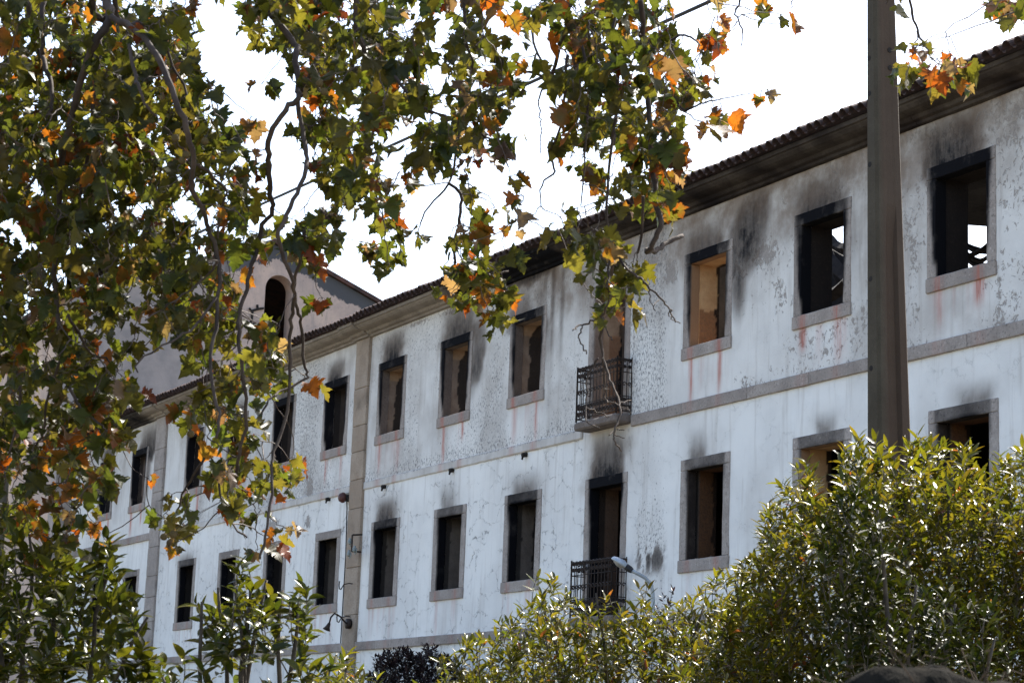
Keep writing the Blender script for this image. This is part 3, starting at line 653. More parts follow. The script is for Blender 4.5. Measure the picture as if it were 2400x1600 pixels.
def gz_(y): return ap[2] - abs(y - ap[1]) * gsl
ys = sorted(set(list(np.linspace(GY0, GY1, 25)) + list(ayc + ar * np.cos(np.linspace(0, math.pi, 19))) + [ap[1]]))
V, F = [], []
def gcol_(y): return len(V)
cols = []
for y in ys:
    inarch = ay0 - 1e-6 <= y <= ay1 + 1e-6
    zlist = [0, asill, aspr + math.sqrt(max(0, ar * ar - (y - ayc) ** 2)) if inarch else aspr, gz_(y)]
    b = len(V)
    for zq in zlist: V.append((0, y - ap[1], zq))
    for zq in zlist: V.append((-.7, y - ap[1], zq))
    cols.append((b, inarch))
for (b0, i0), (b1, i1) in zip(cols, cols[1:]):
    for k in range(3):
        if k == 1 and i0 and i1:
            F.append((b0 + 1, b1 + 1, b1 + 5, b0 + 5)); F.append((b0 + 2, b0 + 6, b1 + 6, b1 + 2)); continue
        F.append((b0 + k, b1 + k, b1 + k + 1, b0 + k + 1)); F.append((b0 + 4 + k, b0 + 5 + k, b1 + 5 + k, b1 + 4 + k))
    F.append((b0 + 3, b1 + 3, b1 + 7, b0 + 7))
for b, ia in (cols[0], cols[-1]): F.append((b, b + 1, b + 2, b + 3, b + 7, b + 6, b + 5, b + 4))
bi = [i for i, c in enumerate(cols) if c[1]]
for i in (bi[0], bi[-1]): b = cols[i][0]; F.append((b + 1, b + 2, b + 6, b + 5))
gw = link('gable_wall', mesh('gable_wall', V, F), pm, gab); gw.location = (GXw + 72, ap[1] - 7.2, 0)
mb = MB()
for k in range(19):                                             # moulded band round the arch
    pass
prof_y = [(ayc + (ar + e_) * math.cos(t), aspr + (ar + e_) * math.sin(t)) for e_ in (.0,) for t in np.linspace(0, math.pi, 25)]
LEN = 20
for s in (-1, 1):
    y0 = 0; y1 = s * 7.75; V = [(.12, 0, ap[2] + .02), (.12, y1, ap[2] - 7.75 * gsl + .02), (-LEN, y1, ap[2] - 7.75 * gsl + .02), (-LEN, 0, ap[2] + .02)]; V += [(a, b, c + .16) for a, b, c in V]
    o = link('roof_slope', mesh('roof_slope', V, [(0, 1, 2, 3), (7, 6, 5, 4), (0, 4, 5, 1), (1, 5, 6, 2), (2, 6, 7, 3), (3, 7, 4, 0)]), M_TILE, gab); o.location = (0, ap[1] - 7.2, 0)
ze = ap[2] - 7.4 * gsl
for y0, y1 in ((GY0, GY0 + .6), (GY1 - .6, GY1)):
    o = link('side_wall', mesh('side_wall', *box_vf(-LEN, -.73, y0, y1, 0, ze)), pm, gab); o.location = (0, -7.2, 0)
o = link('far_gable_wall', mesh('far_gable_wall', *box_vf(-LEN - .5, -LEN, GY0, GY1, 0, ze)), pm, gab); o.location = (0, -7.2, 0)
link('inner_room_wall', mesh('inner_room_wall', *box_vf(-5, -4.8, -6, 6, 0, ze)), M_CHAR, gab)
# burnt hinge stubs beside the arch
def onx(u, v): d = ray(u, v); return CAM + (GXw + .05 - CAM[0]) / d[0] * d
mb = MB()
for pl in ([(618, 722), (605, 724), (590, 728), (584, 722)], [(604, 724), (603, 714)], [(616, 778), (600, 768), (588, 762), (584, 768)], [(596, 766), (595, 757)], [(590, 765), (589, 757)], [(592, 728), (590, 750), (586, 760)]):
    mb.tube([onx(*q) for q in pl], .045, 5)
o = mb.obj('shutter_hinge', M_CHAR, gab); o.location = (72, -7.2, 0)
# ------------------------------------------------------------------ fittings on the facade
def fp(u, v, Y): return fac(u, v, Y)
def thing_mb(name, mat, base, label, cat, group=None):
    return None
# alarm bell
c = fp(808, 1166, -.10); t = empty('alarm_bell', c); tag(t, 'round red-brown alarm bell high beside the stone pilaster', 'bell')
mb = MB(); mb.tube([(0, .10, 0), (0, -.02, 0)], .09, 14); mb.obj('backplate', M_RUBBER, t, True)
mb = MB(); mb.tube([(0, -.02, 0), (0, -.06, 0), (0, -.13, 0), (0, -.16, 0)], [.125, .13, .10, .05], 18); mb.obj('gong', simple_material('red_brown_paint', (.10, .035, .03), (.06, .025, .02), 8, .5, .1), t, True)
# thin cable running down from the bell
pts = [fp(812, 1172, -.02), fp(813, 1190, -.015), fp(810, 1300, -.015), fp(803, 1420, -.015), fp(796, 1540, -.015), fp(792, 1600, -.015)]
cb = MB().tube(pts, .012, 5).obj('wall_cable', M_RUBBER); tag(cb, 'thin cable running straight down the wall from the red bell', 'cable')
# insulator bracket
base = fp(849, 1253, -.08); t = empty('insulator_bracket', base); tag(t, 'iron bracket with three glass insulators on the stone pilaster', 'bracket')
q = [fp(849, 1252, -.075), fp(826, 1253, -.34), fp(824, 1291, -.34), fp(847, 1293, -.075)]
mb = MB()
for a, b in zip(q, q[1:]): mb.tube([np.array(a) - base, np.array(b) - base], .022, 4)
mb.obj('frame', M_IRON, t)
gl = simple_material('greenish_glass', (.28, .30, .28), (.2, .22, .2), 20, .25, 0)
for (u, v) in ((820, 1266), (831, 1284), (818, 1294)):
    p = fp(u, v, -.34) - base; mb = MB(); mb.tube([p + np.array((0, 0, z)) for z in (-.09, -.05, -.045, 0, .01, .06)], [.03, .06, .04, .055, .035, .025], 10); mb.tube([p + np.array((0, 0, -.09)), p + np.array((.05, 0, -.14)), p + np.array((.12, .0, -.12)), q[1] * 0 + p + np.array((.14, 0, -.02))], .011, 5); mb.obj('insulator', gl, t, True)
# S-shaped hooks
for (u, v, txt) in ((820, 1367, 'curled iron hook on the pilaster just below the insulator bracket'), (815, 1444, 'curled iron hook on the pilaster just above the gooseneck lamp')):
    o3 = fp(u + 6, v, -.08); mb = MB()
    P = [(0, 0, 0), (0, -.1, 0), (-.05, -.2, -.03), (-.16, -.22, -.14), (-.26, -.22, -.12), (-.29, -.22, -.02), (-.27, -.22, .06)]
    P = np.array(P); Q = np.array([P[int(i)] * (1 - i % 1) + P[min(6, int(i) + 1)] * (i % 1) for i in np.linspace(0, 6, 19)])
    mb.tube(Q, .014, 6); o = mb.obj('wall_hook', M_IRON); o.location = o3; tag(o, txt, 'hook')
# gooseneck lamp
o3 = fp(821, 1461, -.08); t = empty('wall_lamp', o3); tag(t, 'gooseneck lamp with a small dark shade low on the pilaster', 'lamp')
mb = MB(); mb.tube([(0, .0, 0), (0, -.10, 0)], .12, 12); mb.obj('mount', M_IRON, t, True)
tip = fp(772, 1459, -.75) - o3
P = np.array([(0, -.08, 0), tip * .25 + np.array([0, 0, .03]), tip * .5 + np.array([0, 0, .16]), tip * .78 + np.array([0, 0, .23]), tip * .95 + np.array([0, 0, .13]), tip])
P = np.array([P[int(i)] * (1 - i % 1) + P[min(5, int(i) + 1)] * (i % 1) for i in np.linspace(0, 5, 21)])
mb = MB(); mb.tube(P, .02, 6); mb.obj('arm', M_IRON, t, True)
mb = MB(); dv = np.array([-.3, -.2, -.8]); mb.tube([tip, tip + dv * .06, tip + dv * .10, tip + dv * .2], [.03, .045, .05, .095], 12); mb.obj('lamp_shade', M_IRON, t, True)
# drain spouts under the string course
for i, (u, v, txt) in enumerate(((1063, 1100, 'third'), (904, 1139, 'x'), (1234, 1064, 'y'), (773, 1168, 'z'))):
    p = fp(u, v, 0); mb = MB(); mb.tube([(0, .05, 0), (0, -.10, -.03)], .05, 10); mb.tube([(0, -.08, -.03), (0, -.10, -.12)], [.03, .02], 6); o = mb.obj('drain_spout', M_CHAR, bld); o.location = p - OFF
# ------------------------------------------------------------------ concrete pole
pbase = at(2108, 1040, 22.0); px_, py_ = pbase[0], pbase[1]
t = empty('utility_pole', (px_, py_, 0)); t.rotation_euler = (0, -.004, 0); t.rotation_euler = Matrix.Rotation(math.radians(-1.23), 3, Vector(MR[2])).to_euler(); tag(t, 'tapering grey-brown concrete utility pole with bolt holes rising behind the shrub', 'pole')
def pole_sec(z):
    k = 1 - (z - 4.5) * .062
    return .235 * k / 2, .43 * k / 2                              # half widths in x, y
HP = 11.0; V = []; F = []; zs_ = np.linspace(0, HP, 23)
RZ0, RZ1 = 7.35, 7.36
for z in zs_:
    a, b = pole_sec(z); c = .03; g = min(.05, a * .5); s = b * .42
    ring = [(-a, -b + c), (-a + c, -b), (a - c, -b), (a, -b + c), (a, -s), (a - (.045 if z < 7.4 else .004), -s + .03), (a - (.045 if z < 7.4 else .004), s - .03), (a, s), (a, b - c), (a - c, b), (-a + c, b), (-a, b - c), (-a, s), (-a + (.045 if z < 7.4 else .004), s - .03), (-a + (.045 if z < 7.4 else .004), -s + .03), (-a, -s)]
    for x, y in ring: V.append((x, y, z))
nr = 16
for i in range(len(zs_) - 1):
    for k in range(nr): F.append((i * nr + k, i * nr + (k + 1) % nr, (i + 1) * nr + (k + 1) % nr, (i + 1) * nr + k))
F.append(tuple(range((len(zs_) - 1) * nr, len(zs_) * nr)))
P = np.array(V)
link('shaft', mesh('shaft', V, F, dict(soot=.15 * fbm(P * np.array([3, 3, .6]), 3), brown=.18 * fbm(P * np.array([6, 6, .5]), 8) + (.30 + .40 * fbm(P * np.array([9, 9, .35]), 18)) * np.isin(np.arange(len(P)) % 16, (4, 5, 6, 7, 8)), warm=np.zeros(len(P)), rust=np.zeros(len(P)))), M_CONC, t)  # +X face painted browner: algae streaks together with the shade on that side
def hole(side, z, off):
    a, b = pole_sec(z); mb = MB(); r = .03
    if side == 'L': mb.tube([(off, -b - .002, z), (off, -b + .03, z)], r, 12)
    else: mb.tube([(a + .002, off, z), (a - .03, off, z)], r, 12)
    mb.obj('bolt_hole', M_CHAR, t)
def zat(v): return at(2088, v, 22.0)[2]
for v in (36, 81, 172, 353, 640, 860): hole('L', zat(v), -.02)
for v in (59, 105): hole('R', zat(v), .04)
# overhead cable strung from the pole along the street
ct = np.array([px_, py_, 0]) + np.array([0, -.2, zat(-170)])
ca, cb_ = at(1640 * K, 0, 24.6), at(620 * K, 460 * K, 52.0)
# keep the run straight: it leaves the pole parallel to the facade
def cab(u, v, Y): return fac(u, v, Y)
Yc = py_ - .25
P0, P1 = cab(1672, 0, Yc), cab(632, 470, Yc)
far = P1 + (P1 - P0) * 1.2; pts = [ct] + [P0 + (P1 - P0) * s for s in np.linspace(0.0, 1, 10)] + [far]
mb = MB(); mb.tube(pts, .024, 6); tag(mb.obj('overhead_cable', M_RUBBER), 'black overhead cable strung from the concrete pole past the tree', 'cable')
fp_ = far; t2 = MB(); t2.tube([(far[0], far[1], 0), (far[0], far[1], far[2] + .4)], [.2, .12], 8); tag(t2.obj('distant_pole', M_CONC), 'far concrete pole at the other end of the overhead cable', 'pole')
# ------------------------------------------------------------------ street lamp in front of the lower balcony
lz = fac(1497, 1355, -3.0); t = empty('street_lamp', (lz[0], lz[1], 0)); tag(t, 'grey street lamp with a curved arm in front of the lower balcony', 'lamp')
L0 = np.array([lz[0], lz[1], 0])
A_ = [fac(u, v, Y) - L0 for u, v, Y in ((1530, 1420, -3.0), (1530, 1390, -3.0), (1526, 1368, -3.05), (1512, 1353, -3.15), (1494, 1343, -3.3), (1480, 1336, -3.4))]
mb = MB(); mb.tube([(A_[0][0], A_[0][1], 0), A_[0] * np.array([1, 1, .5]), A_[0]] + A_[1:], [.05, .045, .035, .03, .03, .03, .03, .03], 8); mb.obj('lamp_post', M_WHITEMETAL, t, True)
h0, h1 = A_[-1], fac(1441, 1312, -3.6) - L0
ax = h1 - h0; Lh = np.linalg.norm(ax); ax /= Lh; sd_ = np.cross(ax, (0, 0, 1)); sd_ /= np.linalg.norm(sd_); up_ = np.cross(sd_, ax)
def head(prof, zsc):
    V = []; F = []; n = 14
    for tq, wd, zt, zb in prof:
        for k in range(n):
            a = 2 * math.pi * k / n; s, c = math.cos(a), math.sin(a); V.append(h0 + ax * tq * Lh + sd_ * wd * s + up_ * (zt * c if c > 0 else -zb * -c * -1 * -1 if False else zb * c))
    for i in range(len(prof) - 1):
        for k in range(n): F.append((i * n + k, i * n + (k + 1) % n, (i + 1) * n + (k + 1) % n, (i + 1) * n + k))
    F += [tuple(range(n)), tuple(range((len(prof) - 1) * n, len(prof) * n))]
    return V, F
V, F = head([(.30, .04, .04, .02), (.36, .075, .06, .02), (.6, .10, .08, .02), (.9, .095, .07, .02), (1.12, .06, .05, .015), (1.18, .03, .02, .01)], 1); link('lamp_housing', mesh('lamp_housing', V, F, smooth=True), M_WHITEMETAL, t)
V, F = head([(.40, .05, .0, .02), (.5, .08, .0, .06), (.75, .08, .0, .065), (1.0, .06, .0, .03)], 1); link('lamp_glass', mesh('lamp_glass', V, F, smooth=True), simple_material('clouded_lamp_bowl', (.30, .28, .25), (.2, .19, .17), 10, .2, 0), t)
V, F = head([(-.05, .04, .04, .04), (.1, .05, .055, .05), (.32, .055, .06, .05)], 1); link('lamp_socket', mesh('lamp_socket', V, F, smooth=True), M_RUBBER, t)
# ------------------------------------------------------------------ leaves
def leaf_plane(seed):
    r_ = random.Random(seed)
    half = [(.0, .02), (.15, -.07), (.26, -.03), (.36, -.08), (.50, .06), (.42, .13), (.50, .22), (.40, .27), (.56, .36), (.66, .52), (.50, .50), (.44, .55), (.30, .50), (.33, .66), (.24, .70), (.22, .82), (.12, .86), (.0, 1.06)]
    half = [(x * r_.uniform(.9, 1.1), y * r_.uniform(.95, 1.05)) for x, y in half]; half[0] = (0, .02)
    left = [(-x * r_.uniform(.9, 1.1), y) for x, y in half[1:-1]][::-1]
    out = half + left; fold = r_.uniform(.2, .85); dr = r_.uniform(.0, .8); tw = r_.uniform(-.5, .5); ph = r_.uniform(0, 6); wv = r_.uniform(.04, .12)
    def z(x, y): return fold * abs(x) ** 1.25 - dr * y * y * .6 + tw * x * y + wv * math.sin(7 * x + 5 * y + ph)
    mid = [(0, .18), (0, .42), (0, .70)]
    V = [(x, y, z(x, y)) for x, y in out + mid]; no = len(out); m0, m1, m2 = no, no + 1, no + 2
    F = []
    for i in range(no):
        j = (i + 1) % no; y = (out[i][1] + out[j][1]) / 2; F.append((i, j, m0 if y < .30 else m1 if y < .6 else m2))
    # join the fan centres along the midrib
    rch = [i for i in range(no) if out[i][0] > 0]; 
    def add_bridge(seq):
        for i, j in zip(seq, seq[1:]):
            yi = (out[i][1] + out[j][1]) / 2
        return
    # bridging triangles where the fan centre changes
    fc = [F[i][2] for i in range(no)]
    for i in range(no):
        a, b = fc[i - 1], fc[i]
        if a != b: F.append((i, b, a))
    V = np.array(V); dist = np.hypot(V[:, 0], V[:, 1] - .35)
    return V - np.array([0, 0, 0]), np.array(F), np.clip(dist / .65, 0, 1)
def leaf_oval(seed, wid, n=5, tipx=1.6):
    r_ = random.Random(seed); curl = r_.uniform(-.1, .45); fold = r_.uniform(.15, .6); tw = r_.uniform(-.3, .3); V = []; F = []
    for i in range(n + 1):
        t = i / n; w = wid * (math.sin(math.pi * t ** (.8)) ** .85) * (1 if 0 < i < n else 0) / 2
        zc = -curl * t * t
        V += [(-w, t, zc + fold * w + tw * w * t), (0, t, zc), (w, t, zc + fold * w - tw * w * t)]
    for i in range(n):
        a = i * 3
        for k in (0, 1):
            F += [(a + k, a + k + 1, a + k + 4), (a + k, a + k + 4, a + k + 3)]
    V = np.array(V); return V, np.array(F), np.clip(np.abs(V[:, 1] - .4) * 1.6, 0, 1)
def basis(d, nrm):
    d = d / (np.linalg.norm(d) + 1e-9); nrm = nrm - d * (nrm @ d); nrm /= np.linalg.norm(nrm) + 1e-9
    return np.stack([np.cross(d, nrm), d, nrm], 1)               # columns: x, y (tip), z
class Leaves:
    def __init__(s, shapes, mat): s.shapes = shapes; s.mat = mat; s.items = []
    def add(s, p, d, nrm, size, c0, c1): s.items.append((p, basis(d, nrm), size, random.randrange(len(s.shapes)), c0, c1))
    def emit(s, parent, part_name, mass_name, nsolo=300, visible=None, origin=(0, 0, 0)):
        origin = np.array(origin); it = s.items
        def score(q):
            d = MR @ (q[0] - CAM); u = 1200 + FPX * d[0] / d[2]; v = 800 - FPX * d[1] / d[2]
            return q[2] / d[2] if (0 < u < 2400 and 0 < v < 1600) else 0
        order = sorted(range(len(it)), key=lambda i: -score(it[i])); solo = set(order[:nsolo])
        # the largest in view: objects of their own that share mesh data per shape and colour family
        cache = {}
        for i in order[:nsolo]:
            p, B, size, sh, c0, c1 = it[i]; fam = (sh, tuple(np.round(np.log(np.array(c0) + 1e-4) * 2).astype(int)), tuple(np.round(np.log(np.array(c1) + 1e-4) * 2).astype(int)))
            if fam not in cache:
                V, F, g = s.shapes[sh]; col = np.column_stack([np.array(c0) * (1 - g[:, None]) + np.array(c1) * g[:, None], np.ones(len(V))])
                cache[fam] = mesh(part_name, V, F, dict(col=col), True)
            o = link(part_name, cache[fam], s.mat, parent)
            M_ = Matrix.Identity(4)
            for a in range(3):
                for b in range(3): M_[a][b] = B[a, b] * size
                M_[a][3] = p[a] - origin[a]
            o.matrix_local = M_
        Vs, Fs, Cs = [], [], []; off = 0
        for i, (p, B, size, sh, c0, c1) in enumerate(it):
            if i in solo: continue
            V, F, g = s.shapes[sh]; Vs.append((V * size) @ B.T + p - origin); Fs.append(F + off); off += len(V)
            Cs.append(np.column_stack([np.array(c0) * (1 - g[:, None]) + np.array(c1) * g[:, None], np.ones(len(V))]))
        if Vs:
            o = link(mass_name, mesh(mass_name, np.concatenate(Vs), np.concatenate(Fs), dict(col=np.concatenate(Cs)), True), s.mat, parent); o['kind'] = 'stuff'
def rv(s=1.0): return rng.normal(size=3) * s
PL_GREEN = [(.064, .068, .013), (.052, .060, .012), (.078, .076, .017), (.042, .053, .014), (.086, .078, .02)]
PL_TAN = [(.16, .105, .075), (.19, .13, .095), (.12, .08, .055)]
PL_ORANGE = [(.23, .068, .012), (.20, .052, .010), (.13, .032, .009), (.25, .085, .016)]
def plane_col(po=.1):
    q = random.random(); q = .76 + .24 * random.random() if random.random() < po * 1.6 else .76 * q
    g = random.choice(PL_GREEN); k = random.uniform(.75, 1.25); g = tuple(x * k for x in g)
    if q < .76: return g, tuple(x * random.uniform(.85, 1.2) for x in g)
    if q < .85: return g, random.choice(PL_ORANGE)
    if q < .93: c = random.choice(PL_ORANGE); return c, tuple(x * random.uniform(.7, 1.1) for x in c)
    c = random.choice(PL_TAN); return c, tuple(x * random.uniform(.8, 1.1) for x in c)
# --- branches: a growing set of nodes so that every twig starts on wood that is already there
class Wood:
    def __init__(s): s.buf = np.zeros((4096, 3)); s.n = 0; s.parts = []; s.twigs = MB()
    def emit(s, mat, twigmat, parent, org):
        for nm, mb in s.parts: mb.obj(nm, mat, parent, True).location = -org
        o = s.twigs.obj('twigs', twigmat, parent); o.location = -org; o['kind'] = 'stuff'
    def branch(s, pts, r0, r1, n=6, thick=True, wig=.0, nm='branch'):
        pts = np.array(pts, float); L = len(pts); t = np.linspace(0, L - 1, max(4, (L - 1) * 4 + 1)); i0 = np.minimum(t.astype(int), L - 2); f = (t - i0)[:, None]
        pm_ = pts[np.maximum(i0 - 1, 0)]; p0 = pts[i0]; p1 = pts[i0 + 1]; p2 = pts[np.minimum(i0 + 2, L - 1)]
        Q = .5 * (2 * p0 + (p1 - pm_) * f + (2 * pm_ - 5 * p0 + 4 * p1 - p2) * f ** 2 + (3 * p0 - pm_ - 3 * p1 + p2) * f ** 3)
        if wig: Q[1:-1] += rng.normal(size=(len(Q) - 2, 3)) * wig
        R = np.linspace(r0, r1, len(Q)) * (1 + .12 * rng.random(len(Q)))
        if thick: s.parts.append((nm, MB().tube(Q, R, n)))
        else: s.twigs.tube(Q, R, n)
        s.push(Q); return Q
    def push(s, Q):
        while s.n + len(Q) > len(s.buf): s.buf = np.concatenate([s.buf, np.zeros_like(s.buf)])
        s.buf[s.n:s.n + len(Q)] = Q; s.n += len(Q)
    def near(s, p, upbias=.6):
        a = s.buf[:s.n]; d = a - p; w = np.sqrt((d ** 2).sum(1)) + upbias * np.maximum(0, -d[:, 2]); return a[np.argmin(w)].copy()
# ---------------- plane tree
tx = at(-700, 900, 15.5); TB = np.array([tx[0], tx[1], 0.0])
tree = empty('plane_tree', TB); tag(tree, 'large plane tree with hanging branches of green and orange autumn leaves', 'tree')
wd = Wood()
limb_z = at(1200, -520, 15.5)[2]
trunk_top = TB + np.array([.2, .1, limb_z - 2.2])
wd.branch([TB + np.array([0, 0, -.1]), TB + np.array([.05, .05, 1.6]), TB + np.array([.1, -.05, 3.6]), trunk_top], .48, .34, 12, True, 0, 'trunk')
limbA = wd.branch([trunk_top, at(-420, -420, 15.2), at(0, -430, 14.8), at(500, -520, 14.6), at(1000, -560, 15), at(1600, -520, 15.6), at(2100, -480, 16), at(2480, -420, 16.2)], .26, .05, 8, True, .015, 'limb')
limbB = wd.branch([trunk_top, at(-500, -200, 17), at(-150, -260, 17.4), at(300, -360, 17.5), at(800, -420, 17), at(1300, -430, 17)], .22, .05, 8, True, .015, 'limb')
limbC = wd.branch([trunk_top, at(-560, -100, 13.6), at(-250, -230, 13.2), at(150, -330, 13), at(650, -400, 13.2), at(1150, -400, 13.5)], .2, .05, 8, True, .015, 'limb')
def S(ox, oy, pts): return [(ox + x / 2.94, oy + y / 2.94) for x, y in pts]
TR = []                                                          # traced branches: source px, depth, radius px start/end
TR.append((S(0, 0, [(185, -200), (185, 0), (215, 150), (240, 300), (290, 390), (335, 520), (360, 640), (345, 760), (300, 900), (280, 1150), (180, 1300)]), 14.6, 9, 4))
TR.append((S(0, 0, [(300, -200), (300, 0), (300, 200), (298, 380)]), 14.6, 8, 6))
TR.append((S(0, 0, [(700, -300), (735, 0), (762, 115), (720, 200), (630, 350), (560, 540), (470, 900), (420, 1100), (400, 1567), (385, 1800), (390, 2150), (430, 2500)]), 14.2, 14, 6))
TR.append((S(0, 0, [(640, -200), (640, 50), (700, 140), (765, 115)]), 14.3, 11, 9))
TR.append((S(0, 0, [(765, 115), (860, 170), (990, 260), (1110, 440), (1200, 660), (1290, 880), (1330, 1080), (1330, 1300), (1400, 1450), (1440, 1567), (1500, 1770), (1510, 1990), (1480, 2270), (1450, 2520), (1500, 2850), (1490, 3020)]), 13.8, 10, 4))
TR.append((S(0, 0, [(690, 260), (680, 430), (640, 700), (625, 980), (560, 1300), (540, 1500)]), 14.5, 8, 4))
TR.append((S(0, 0, [(890, 310), (935, 540), (960, 600), (1020, 740), (1080, 800)]), 13.6, 6, 3))
TR.append((S(0, 0, [(790, -100), (800, 100), (870, 170)]), 14.0, 8, 6))
TR.append((S(0, 0, [(860, 160), (980, 170), (1100, 215), (1180, 420), (1260, 590), (1330, 760)]), 13.7, 6, 3))
TR.append((S(0, 0, [(1340, 1120), (1440, 1200), (1560, 1330), (1510, 1500), (1500, 1700)]), 13.8, 5, 3))
TR.append((S(0, 0, [(420, 1290), (600, 1240), (720, 1380)]), 14.3, 6, 3))
TR.append((S(0, 0, [(1700, -260), (1790, 0), (1900, 140), (2040, 300), (2040, 420), (2060, 600), (2050, 680), (1960, 760), (1860, 940), (1850, 1100), (1860, 1300), (1880, 1440), (1800, 1600), (1770, 1720), (1720, 1870), (1660, 2130), (1640, 2330), (1680, 2620), (1690, 2870), (1650, 3130), (1610, 3330)]), 13.0, 10, 4.5))
TR.append((S(0, 0, [(2050, 680), (2080, 900), (2110, 1020), (2110, 1180), (2030, 1380), (1940, 1567), (1920, 1690), (2010, 1900), (2030, 2050), (2010, 2210), (1990, 2420), (2000, 2670), (1940, 2970), (1880, 3150), (1870, 3400), (1830, 3700), (1790, 3850)]), 12.8, 7, 3.5))
TR.append((S(0, 0, [(2170, 440), (2110, 560), (2060, 640)]), 12.9, 5, 6))
TR.append((S(0, 0, [(2095, 1567), (2080, 1770), (2030, 1950), (2050, 2130), (2080, 2250), (2090, 2500), (2110, 2600), (1970, 2680), (1880, 2730), (1800, 2850)]), 12.7, 6, 3))
TR.append((S(0, 0, [(1520, 3250), (1525, 3450), (1590, 3600), (1700, 3700)]), 13.0, 4, 2.5))
TR.append((S(0, 533, [(1500, 230), (1440, 320), (1300, 430), (1120, 560), (1000, 640)]), 13.7, 4, 2))
TR.append((S(0, 533, [(1490, 480), (1350, 680), (1180, 780), (950, 930), (950, 1000)]), 13.7, 4, 2))
TR.append((S(0, 533, [(470, 600), (560, 760), (600, 850), (720, 900), (800, 960)]), 14.0, 5, 2))
TR.append((S(0, 533, [(400, 700), (420, 900), (330, 1150), (300, 1400), (230, 1567), (200, 1800)]), 14.2, 5, 2.5))
TR.append((S(0, 533, [(480, 1100), (560, 1250), (700, 1360)]), 14.0, 5, 3))
TR.append((S(0, 533, [(140, 1050), (130, 1300), (60, 1560)]), 14.0, 4, 3))
TR.append((S(0, 1066, [(1410, 20), (1300, 190), (1250, 280), (1210, 400)]), 13.4, 4, 2.5))
for q, d, a, b in (([(840, -160), (840, 0), (860, 300), (900, 420), (890, 700)], 13.6, 6, 3), ([(1570, -200), (1570, 0), (1550, 170), (1500, 320), (1460, 490), (1430, 540), (1250, 490), (1000, 520)], 14, 9, 3), ([(1565, 130), (1680, 230), (1720, 340), (1870, 290), (2060, 290)], 14.2, 8, 4),
                   ([(2060, 0), (2090, 330), (2110, 500), (2120, 700), (2120, 900), (2150, 1200), (2170, 1400), (2200, 1567), (2140, 1690), (2110, 1730), (2180, 1720), (2260, 1660), (2350, 1625)], 13.2, 8, 7), ([(1560, 380), (1540, 640), (1520, 850), (1440, 1050), (1470, 1180), (1380, 1280), (1390, 1440)], 13.4, 5, 2), ([(1640, 250), (1690, 480), (1700, 700), (1680, 1050), (1650, 1420)], 13.3, 5, 2),
                   ([(90, -150), (110, 200), (170, 370), (260, 430), (380, 540), (520, 720), (720, 800)], 12.8, 9, 3), ([(810, 560), (820, 760), (800, 980), (740, 1260), (600, 1420), (540, 1567)], 13.5, 5, 2), ([(740, 1260), (830, 1370), (800, 1567), (780, 1800), (840, 1880), (1000, 1880), (1150, 1870)], 13.4, 5, 3), ([(830, 900), (950, 920), (1080, 1010), (1150, 1150)], 13.4, 4, 2),
                   ([(1910, 350), (1900, 700), (1850, 1100), (1830, 1400), (1850, 1800), (1830, 1980)], 13.0, 5, 3), ([(1590, 380), (1620, 560), (1700, 760), (1830, 960)], 13.6, 4, 2), ([(1440, 530), (1360, 660), (1370, 800), (1380, 900), (1370, 1060)], 13.8, 3, 1.5), ([(2080, 1350), (2060, 1700), (2040, 1740)], 13.1, 5, 3), ([(1320, 200), (1340, 330), (1440, 500)], 14.2, 4, 3), ([(2050, 540), (1940, 640), (1890, 850), (1880, 1000)], 13.2, 4, 2), ([(2010, -100), (1900, 60), (1870, 280)], 14, 5, 3)):
    TR.append((S(800, 0, q), d, a, b))
# bare twigs hanging before the upper balcony
SPR = [([(1880, 120), (1850, 400), (1840, 500), (1800, 620), (1720, 650), (1640, 680), (1595, 710)], 5, 2), ([(1660, 670), (1640, 740), (1650, 800), (1690, 870)], 2.4, 1.8), ([(1800, 620), (1785, 760), (1800, 900), (1850, 1050), (1910, 1180), (1920, 1280), (1880, 1410), (1890, 1480), (1930, 1540)], 4.5, 1.8), ([(1810, 640), (1840, 740), (1870, 775)], 2, 1.4), ([(1770, 900), (1700, 1030), (1690, 1180), (1690, 1330), (1780, 1380)], 3, 1.5), ([(1800, 900), (1820, 1050), (1810, 1180), (1880, 1215), (1990, 1270)], 3, 1.6), ([(1690, 1240), (1760, 1270), (1850, 1305)], 2.2, 1.5), ([(1915, 1210), (1995, 1190)], 2.2, 1.5), ([(1920, 1260), (1960, 1240), (1995, 1285)], 2.0, 1.4), ([(1885, 1400), (1850, 1425)], 2, 1.4), ([(1900, 1390), (1950, 1395)], 1.8, 1.2), ([(1820, 1110), (1845, 1115)], 2, 1.2), ([(1880, 1420), (1950, 1450)], 1.8, 1.2),
       ([(1900, 180), (1960, 280), (2070, 350), (2130, 420), (2200, 490), (2260, 560), (2280, 610), (2335, 660)], 4, 1.6), ([(2130, 420), (2125, 500), (2165, 575)], 2, 1.2), ([(2190, 500), (2150, 545)], 1.8, 1.2), ([(2262, 570), (2270, 620), (2300, 655)], 1.8, 1.2), ([(1780, 700), (1790, 640)], 2, 2)]
for q, a, b in SPR: TR.append((S(800, 533, q), 13.0, a, b))
